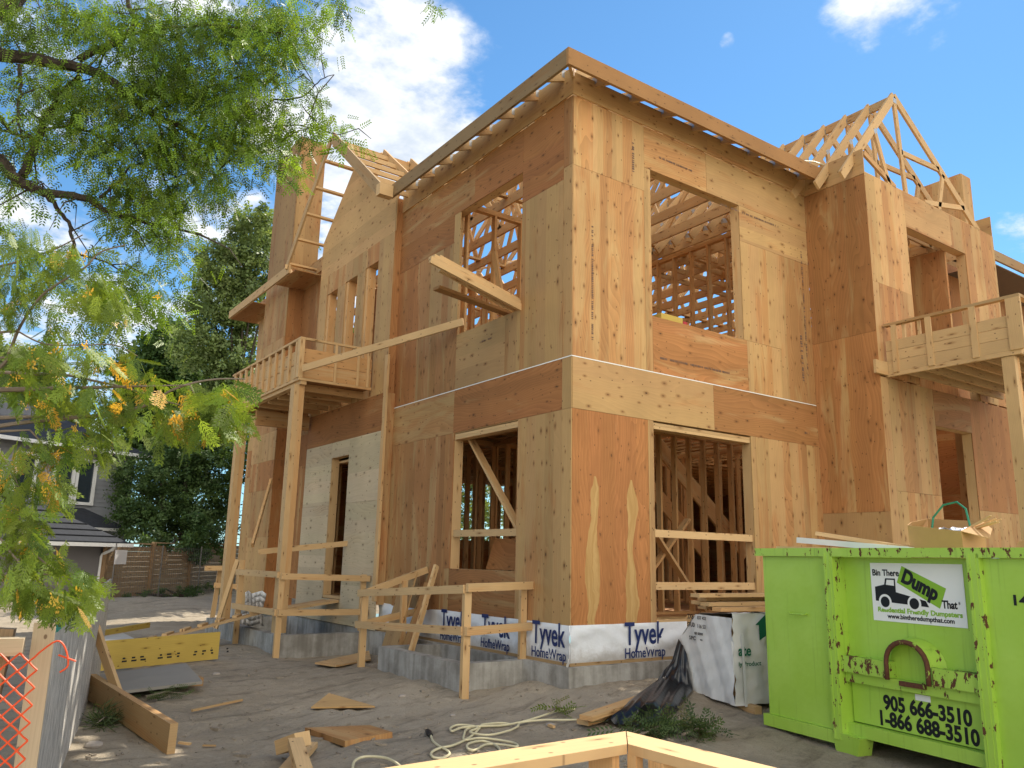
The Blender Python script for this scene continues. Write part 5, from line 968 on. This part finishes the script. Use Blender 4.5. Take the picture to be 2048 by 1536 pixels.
for P_, r0, r1 in BR: Q = spline(fp(P_), 5); cb_.tube(Q, list(np.linspace(r0*.36, r1*.7, len(Q))), 6)
cb_.tube([ced0, ced0+(.0, 0, 1.2), ced0+(.05, .05, 3.0), ced0+(0, .1, 5)], [.16, .14, .10, .05], 9)
for P_, r0_, _ in BR: cb_.tube([np.array((ced0[0], ced0[1], far(*P_[0])[2]-.05)), far(*P_[0])], [.02, r0_*.36], 6)
cb_.build('trunk', BARKL, cedar)
SP = [(40, 480, 40, 25, 4.2, 16), (55, 520, 50, 25, 4.2, 22), (30, 570, 35, 30, 4.2, 22), (100, 560, 30, 20, 4.1, 10), (120, 500, 20, 15, 4.1, 8), (145, 505, 15, 18, 4.1, 7), (180, 560, 40, 30, 4.0, 20), (210, 600, 40, 25, 4.0, 16), (225, 595, 14, 14, 3.9, 7), (30, 620, 30, 30, 4.2, 14), (100, 650, 30, 25, 4.1, 8), (80, 700, 40, 16, 4.0, 16), (40, 740, 35, 30, 4.1, 14), (110, 720, 14, 25, 4.0, 8), (185, 710, 25, 22, 3.95, 12), (250, 715, 25, 12, 3.9, 7), (270, 722, 14, 14, 3.9, 5), (140, 770, 40, 20, 4.0, 12), (200, 780, 25, 22, 3.9, 11), (60, 800, 45, 22, 4.1, 15), (90, 800, 20, 14, 4.0, 6), (230, 800, 35, 22, 3.85, 18), (300, 760, 22, 18, 3.8, 8), (310, 790, 22, 16, 3.8, 9), (210, 830, 30, 18, 3.85, 16), (330, 825, 22, 14, 3.8, 9), (350, 800, 16, 14, 3.8, 6), (380, 840, 34, 24, 3.7, 28), (440, 805, 28, 34, 3.6, 46), (455, 780, 22, 14, 3.6, 18), (425, 845, 14, 12, 3.65, 8), (380, 780, 18, 14, 3.7, 6), (270, 850, 14, 16, 3.8, 6), (210, 880, 22, 20, 3.8, 14), (150, 855, 25, 12, 3.9, 9), (50, 890, 40, 20, 4.0, 15), (120, 900, 30, 20, 3.95, 10), (30, 950, 25, 25, 4.0, 17), (100, 960, 20, 25, 3.9, 13), (110, 990, 12, 10, 3.9, 5), (20, 1010, 25, 30, 3.95, 20), (50, 1050, 35, 25, 3.9, 26), (90, 1100, 30, 18, 3.8, 14), (30, 1110, 30, 28, 3.8, 15), (60, 1180, 40, 18, 3.75, 17), (110, 1190, 35, 20, 3.7, 22), (170, 1160, 18, 18, 3.7, 22), (150, 1200, 25, 14, 3.7, 13), (60, 1160, 30, 15, 3.75, 10), (-120, 800, 80, 200, 4.4, 130), (-100, 1050, 60, 120, 4.1, 60)]
pos, dr, sz, tn_ = [], [], [], []; sp2, sd2, ss2, st2 = [], [], [], []
for (a, b, ra, rb_, d, n) in SP:
    for k in range(int(n*1.45)):
        q = far(a+random.gauss(0, ra*.7), b+random.gauss(0, rb_*.7), d+random.gauss(0, .16)); pos.append(q); dr.append((random.gauss(0, .55)+.25, random.gauss(0, .55), -.75+random.gauss(0, .35))); sz.append(random.uniform(.07, .14)); dead = random.random() < .04
        tn_.append((random.uniform(.0, .95), random.uniform(.65, 1.2), .85 if dead else random.uniform(0, .08)))
        if random.random() < .09: sp2.append(q-(0, 0, random.uniform(0, .05))); sd2.append((random.gauss(0, .5), random.gauss(0, .5), -1)); ss2.append(random.uniform(.03, .05)); st2.append((1, random.uniform(.95, 1.3), random.uniform(.65, .95)))
foliage('foliage', *FAN, pos, dr, sz, tn_, CEDARL, cedar); foliage('seed_clusters', *SEED, sp2, sd2, ss2, st2, CEDARL, cedar)
# --- trees and shrubs beyond the site
def tree(name, label, base, lobes, nleaf, size, mat, bark=BARK, trunk=None, droop=0.0, group='trees beyond the fence'):
    t = thing(name, base, label, 'tree', group); m = MB(); top = max(l[0][2] for l in lobes); b = np.array(base); cx = np.mean([l[0] for l in lobes], axis=0)
    m.tube([b, b+(cx-b)*(.3, .3, .35), b+(cx-b)*(.7, .7, .8), np.array((cx[0], cx[1], top))], [.20, .15, .10, .03], 8)
    for (c_, r_) in lobes: c_ = np.array(c_); s_ = b+(cx-b)*(.5, .5, .55); m.tube([s_, (s_+c_)/2+(0, 0, .1), c_+np.array([random.gauss(0, .2) for _ in range(3)])], [.07, .045, .015], 5)
    m.build('trunk', bark, t); pos, dr, sz, tn_ = [], [], [], []; vol = sum(l[1][0]*l[1][1]*l[1][2] for l in lobes)
    for (c_, r_) in lobes:
        n = int(nleaf*(r_[0]*r_[1]*r_[2])/vol); ncl = max(6, n//14)
        for k in range(ncl):
            v = np.random.normal(size=3); v /= np.linalg.norm(v); rad = random.uniform(.35, 1.0)**.55*random.uniform(.85, 1.1); q0 = np.array(c_)+v*np.array(r_)*rad; cr, cg = random.random(), random.uniform(.75, 1.25)
            for j in range(max(1, n//ncl)):
                pos.append(q0+np.array([random.gauss(0, .18), random.gauss(0, .18), random.gauss(0, .15)])*min(r_)*.9); dr.append((random.gauss(0, 1), random.gauss(0, 1), random.gauss(-droop, .6))); sz.append(size*random.uniform(.7, 1.3)); tn_.append((min(1, max(0, cr*.6+random.uniform(0, .4))), cg*random.uniform(.9, 1.1), 0))
    foliage('crown', *CLUMP, pos, dr, sz, tn_, mat, t); return t
def lob(L_): return [(far(a, b, d), (rr_*d/1609, rr_*d/1609, rz*d/1609)) for a, b, d, rr_, rz in L_]
def base_of(px, d): q = far(px, 1150, d); q[2] = -.8; return q
tree('poplar_tree', 'tall grey green poplar rising beside the house chimney', base_of(455, 36), lob([(500, 480, 36, 48, 55), (455, 530, 36, 52, 50), (425, 600, 36, 48, 50), (490, 610, 36, 50, 60), (400, 690, 36, 50, 50), (470, 720, 36, 52, 60), (525, 440, 36, 24, 26), (440, 820, 36, 60, 60), (402, 510, 36.5, 22, 20), (620, 490, 40, 20, 26), (550, 520, 36, 30, 50)]), 7500, .30, POPLAR)
tree('maple_tree', 'dark dense maple crown left of the poplar', base_of(330, 42), lob([(350, 690, 42, 55, 50), (300, 740, 42, 60, 50), (370, 790, 42, 60, 60), (280, 810, 42, 50, 50), (330, 860, 42, 60, 60), (255, 870, 42, 40, 50)]), 6000, .42, MAPLE)
tree('yew_tree', 'big dark evergreen leaning over the board fence', base_of(380, 32), lob([(390, 900, 32, 65, 50), (330, 950, 32, 65, 45), (300, 1010, 31.5, 65, 42), (400, 1000, 32, 65, 50), (440, 930, 32, 50, 55), (350, 1060, 30.5, 80, 34), (275, 950, 32, 45, 36), (430, 1060, 32, 50, 45), (255, 1040, 31, 32, 30), (400, 860, 33, 60, 40), (420, 1110, 30, 40, 22), (330, 1085, 29, 50, 18)]), 9000, .22, DARKL, droop=.3)
tree('ash_tree', 'leafy green tree behind the grey neighbour roof at far left', base_of(60, 42), lob([(60, 740, 42, 55, 46), (20, 800, 42, 55, 55), (110, 830, 42, 55, 40), (160, 800, 43, 28, 36), (-60, 760, 42, 70, 80), (90, 880, 42, 50, 40)]), 5000, .38, POPLAR)
tree('birch_tree', 'sunlit tree glimpsed through the lower side window of the house', np.array((8.0, 19.0, -.8)), [((8, 19, 2.0), (2.0, 1.6, 1.8)), ((6.0, 19, 2.6), (1.8, 1.5, 1.6)), ((10.4, 19.5, 2.6), (1.8, 1.4, 1.8)), ((9, 19, 5), (2.2, 1.8, 1.8)), ((6.4, 20, 5), (1.9, 1.6, 1.8)), ((12.5, 20, 4), (2, 1.6, 2.2))], 6500, .26, POPLAR)
tree('added_shade_tree', 'tall leafy tree added unseen behind the house to shade the board fence', np.array((5.5, 23.5, -.8)), [((5.6, 23.6, 4.2), (1.9, 1.8, 2.0)), ((7.2, 24.6, 6), (1.9, 1.8, 1.8)), ((8.5, 26, 4.5), (2.0, 2.0, 2.0)), ((4.5, 16.5, 4.2), (1.9, 1.8, 2.2)), ((4.2, 20.4, 4.4), (1.7, 1.6, 1.8)), ((5.6, 21.2, 6.2), (1.8, 1.6, 1.6)), ((3.9, 18.6, 3.0), (1.3, 1.3, 1.5)), ((4.7, 19.1, 5.2), (1.8, 1.6, 1.6)), ((6.4, 19.8, 7.2), (1.8, 1.6, 1.4)), ((2.3, 15.2, 5.0), (1.3, 1.3, 1.3)), ((3.9, 15.9, 6.6), (1.4, 1.4, 1.2)), ((3.2, 18.2, 4.2), (1.2, 1.3, 1.2)), ((3.6, 15.6, 2.4), (1.2, 1.2, 1.4)), ((5.5, 17.6, 6.2), (2.0, 1.8, 1.6)), ((7.5, 19.5, 5.6), (2.2, 2.2, 2.2))], 17000, .36, MAPLE)  # added tree, crown lobes set along sun lines to shade yard and fence
# neighbour's low shrub behind the hoarding
tree('low_shrub', 'dark shrub in the shade behind the hoarding', np.array((-6.6, 2.5, G0)), [((-6.6, 2.5, -.2), (.7, 1.0, .45)), ((-6.8, .6, -.3), (.6, 1.0, .4)), ((-6.4, 4.2, -.1), (.6, 1.0, .5))], 1500, .09, MAPLE, group=None)
tree('low_shrub', 'scrubby weeds and leaves along the fence foot', np.array((.6, 19.6, -.7)), [((-.6, 18.9, -.65), (.7, .5, .25)), ((.5, 19.8, -.62), (.8, .6, .3)), ((1.8, 20.6, -.6), (.9, .6, .3))], 900, .10, DARKL, group=None)
# --- board fence, wire fence, neighbouring houses
fenceA, fenceB = np.array((-1.75, 18.5, 0)), np.array((6.0, 27.3, 0)); fdir = (fenceB-fenceA)/np.linalg.norm(fenceB-fenceA); fnm = np.array((fdir[1], -fdir[0], 0))
fence = thing('board_fence', fenceA+(0, 0, -.78), 'brown horizontal board fence with dappled sun behind the lot', 'fence')
FEN = wood_mat('fence_cedar', (.36, .25, .14), (.27, .165, .085), False); zf0 = lambda t: -.78+.02*t
for k in range(4):
    m = MB()
    for i in range(11): a = fenceA+fdir*(k*2.45+.06)+UP*(zf0(k*2.4)+.08+i*.148); m.bar(a, a+fdir*2.34, .02, .144, UP, rtone(.5, .95))
    a = fenceA+fdir*(k*2.45)+UP*(zf0(k*2.4)+1.72); m.bar(a, a+fdir*2.45, .10, .04, UP, (.3, 1.1, .3)); m.build('board_panel', FEN, fence)
for k in range(5): a = fenceA+fdir*k*2.45+fnm*.03+UP*zf0(k*2.4); MB().bar(a, a+UP*1.70, .12, .12, fdir, (.6, .85, .3)).build('post', FEN, fence)
DSTEEL = simple('dull_steel', (.16, .15, .14), .6, .15, 20, .4)
wf = thing('wire_fence', fenceA+fnm*.9+(0, 0, -.75), 'thin wire mesh construction fence panels before the board fence', 'fence'); m = MB()
for k in range(64): a = fenceA+fdir*(k*.12-.9)+fnm*.9+UP*-.70; m.bar(a, a+UP*1.55, .004, .004, fdir)
for i in range(11): a = fenceA+fdir*-.9+fnm*.9+UP*(-.68+i*.15); m.bar(a, a+fdir*7.6, .004, .004)
m.build('mesh_panel', DSTEEL, wf)
for k in range(4): a = fenceA+fdir*(k*2.4-.95)+fnm*.9+UP*-.75; MB().tube([a, a+UP*1.66], .016, 8).build('post', DSTEEL, wf)
pk_ = MB(); q = fenceA+fdir*-1.0+fnm*.93+UP*.55; pk_.bar(q, q+fdir*.55, .008, .38, UP); tag(pk_.build('notice_board', simple('pale_sign', (.62, .58, .56), .5, .08, 3)), 'small pale notice hung on the wire fence by the garage', 'sign')
SIDING = simple('grey_siding', (.30, .31, .33), .8, .08, 2); STUCCO = simple('garage_wall', (.19, .18, .18), .85, .1, 3); SHIN = simple('roof_shingle', (.030, .033, .040), .9, .35, 7, 0, .6); TRIM = simple('white_trim', (.72, .72, .70), .5, .05)
GLASS = simple('window_glass', (.03, .04, .05), .08, .2, 2, 0, 0, .8)
gar = thing('garage', far(140, 1180, 26), 'low grey neighbour garage with dark hip roof and white gutter', 'garage')
gn = np.array((.45, -.89, 0)); gn /= np.linalg.norm(gn); gu_ = np.array((-gn[1], gn[0], 0)); gA = far(213, 1084, 26); gA[2] = .98   # right end of its front eave
def gq(s_, z, o_=0): return np.array((gA[0], gA[1], 0)) - gu_*s_ + UP*z - gn*o_
m = MB(); m.prism([gq(0, -2), gq(5, -2), gq(5, .86), gq(0, .86)], gn, .15); m.prism([gq(0, -2, 0), gq(0, -2, 5), gq(0, .86, 5), gq(0, .86, 0)], gu_, .15); m.build('wall', STUCCO, gar)
rdg = [gq(2.6, 2.75, 2.6), gq(6, 2.75, 2.6)]; m = MB(); m.prism([gq(-.45, .93, -.45), rdg[0], rdg[1], gq(6, .93, -.45)], np.cross(rdg[0]-gq(-.45, .93, -.45), gu_)*-1 if False else (gn+UP*1.2), .05); m.prism([gq(-.45, .93, -.45), gq(-.45, .93, 5.6), gq(2.6, 2.75, 2.6)], gu_+UP*1.2, .05)
for i in range(11):
    t0 = i/11; a = gq(-.45, .93, -.45)*(1-t0)+rdg[0]*t0; b = gq(6, .93, -.45)*(1-t0)+rdg[1]*t0; m.bar(a+UP*.02, b+UP*.02, .04, .022, UP)
m.build('roof', SHIN, gar)
MB().bar(gq(-.48, .87, -.50), gq(6, .87, -.50), .10, .10, tone=(.2, 1, .2)).build('gutter', TRIM, gar); MB().tube([gq(.05, .84, -.45), gq(.08, .74, -.40), gq(.12, .62, -.08), gq(.14, .55, -.06), gq(.16, -1.4, -.06)], .045, 7).build('downspout', TRIM, gar)
nh = thing('neighbour_house', far(120, 1150, 33), 'grey sided neighbour house with white framed windows behind the garage', 'house')
hA = far(232, 1040, 33); hA[2] = 0
def hq(s_, z, o_=0): return hA - gu_*s_ + UP*z - gn*o_
m = MB(); m.prism([hq(-.5, -2), hq(8, -2), hq(8, 4.4), hq(-.5, 4.4)], gn, .2); m.prism([hq(-.5, -2), hq(-.5, -2, 6), hq(-.5, 4.4, 6), hq(-.5, 4.4)], gu_, .2)
for i in range(42): m.bar(hq(-.5, -1.8+i*.15, -.008), hq(8, -1.8+i*.15, -.008), .016, .02)
m.build('wall', SIDING, nh)
m = MB(); m.prism([hq(-1, 4.2, -.5), hq(3.2, 6.2, 3), hq(8.5, 6.2, 3), hq(8.5, 4.2, -.5)], gn+UP*1.3, .08); m.prism([hq(-1, 4.2, -.5), hq(-1, 4.2, 6.5), hq(3.2, 6.2, 3)], gu_+UP*1.5, .08); m.build('roof', SHIN, nh); MB().bar(hq(-1.05, 4.16, -.55), hq(8.5, 4.16, -.55), .1, .12).build('gutter', TRIM, nh)
for s_ in (1.15, 1.95, 3.3, 4.6):
    f = MB(); z0, z1, w_ = 2.35, 3.75, .62
    f.bar(hq(s_-.05, z0, -.05), hq(s_-.05, z1, -.05), .10, .10, gn); f.bar(hq(s_+w_, z0, -.05), hq(s_+w_, z1, -.05), .10, .10, gn); f.bar(hq(s_-.1, z1+.05, -.05), hq(s_+w_+.05, z1+.05, -.05), .10, .10); f.bar(hq(s_-.1, z0-.05, -.05), hq(s_+w_+.05, z0-.05, -.05), .12, .10); wd = f.build('window', TRIM, nh)
    MB().prism([hq(s_, z0, -.03), hq(s_+w_-.05, z0, -.03), hq(s_+w_-.05, z1, -.03), hq(s_, z1, -.03)], gn, .01).build('pane', GLASS, wd)
m = MB(); m.prism([hq(.2, 1.45, -1.2), hq(1.3, 2.15, 0), hq(6, 2.15, 0), hq(6, 1.45, -1.2)], gn+UP*1.4, .06); m.prism([hq(.2, 1.45, -1.2), hq(.2, 1.45, 0), hq(1.3, 2.15, 0)], gu_+UP*1.4, .06); m.build('porch_roof', SHIN, nh); MB().bar(hq(.15, 1.42, -1.22), hq(6, 1.42, -1.22), .08, .10).build('fascia', TRIM, nh)
# --- cut boughs and weeds on the dirt
def bough(px, py, n, spread, label, mat, tm=FROND, size=(.10, .2), name='cut_bough'):
    q0 = gp(px, py, G0+.03); t = thing(name, q0, label, 'foliage'); pos, dr, sz, tn_ = [], [], [], []; m = MB()
    for k in range(n):
        a = random.uniform(0, 6.28); r_ = abs(random.gauss(0, .5)); q = q0+np.array((spread[0]*r_*math.cos(a), spread[1]*r_*math.sin(a), abs(random.gauss(0, .04)))); pos.append(q); dr.append((random.gauss(.3, 1), random.gauss(0, .6), random.gauss(.05, .3))); sz.append(random.uniform(*size)); tn_.append((random.uniform(0, 1), random.uniform(.7, 1.2), .1 if random.random() < .9 else .5))
    for k in range(3): a = random.uniform(-.5, .5); m.tube([q0+(-spread[0]*.6, spread[1]*a, .02), q0+(0, spread[1]*a*.4, .05), q0+(spread[0]*.6, -spread[1]*a, .02)], [.008, .007, .003], 5)
    m.build('stem', BARKL, t); foliage('leaves', *tm, pos, dr, sz, tn_, mat, t)
bough(1310, 1464, 150, (.50, .26), 'large cut evergreen bough lying before the wrapped bundle', DARKL); bough(1395, 1470, 60, (.30, .20), 'smaller cut evergreen bough right of the large one', DARKL); bough(1118, 1425, 14, (.16, .12), 'tiny sprig of cut greenery beside the planks', LOCUST)
bough(1312, 1345, 60, (.16, .14), 'small green weed growing against the foundation behind the bundle', POPLAR, FROND, (.08, .14), 'weed'); bough(330, 1394, 40, (.30, .10), 'scattered sprig of dark leaves before the flat panel', DARKL, FROND, (.06, .11)); bough(205, 1445, 90, (.12, .30), 'tuft of dull grass at the foot of the hoarding', DARKL, quads([(0, 0, 0, 0, 1, .05), (.1, 0, 0, .3, .8, .05), (-.1, 0, 0, -.4, .9, .05)]), (.10, .2), 'grass_tuft')
# --- litter: chips, crumbs of soil and splinters scattered over the dirt
cr = MB()
for i in range(420):
    px_, py_ = random.uniform(150, 1480), random.uniform(1290, 1536); q = gp(px_, py_, G0)
    q[2] = gh(q[0], q[1])+.006; a = random.uniform(0, 3.14); s_ = random.uniform(.004, .016)*(1 if random.random() < .9 else 1.8); d = np.array((math.cos(a), math.sin(a), random.gauss(0, .2))); d /= np.linalg.norm(d); e = np.cross(UP, d); e /= np.linalg.norm(e); cr.frame_box(q, d*s_*random.uniform(1, 2.6), e*s_*.6, np.cross(d, e)*s_*.45, (random.random(), random.uniform(.25, .8), .3))
tag(cr.build('soil_crumbs', simple('crumb', (.26, .22, .17), .95, .5, 60)), None, None, None, 'stuff')
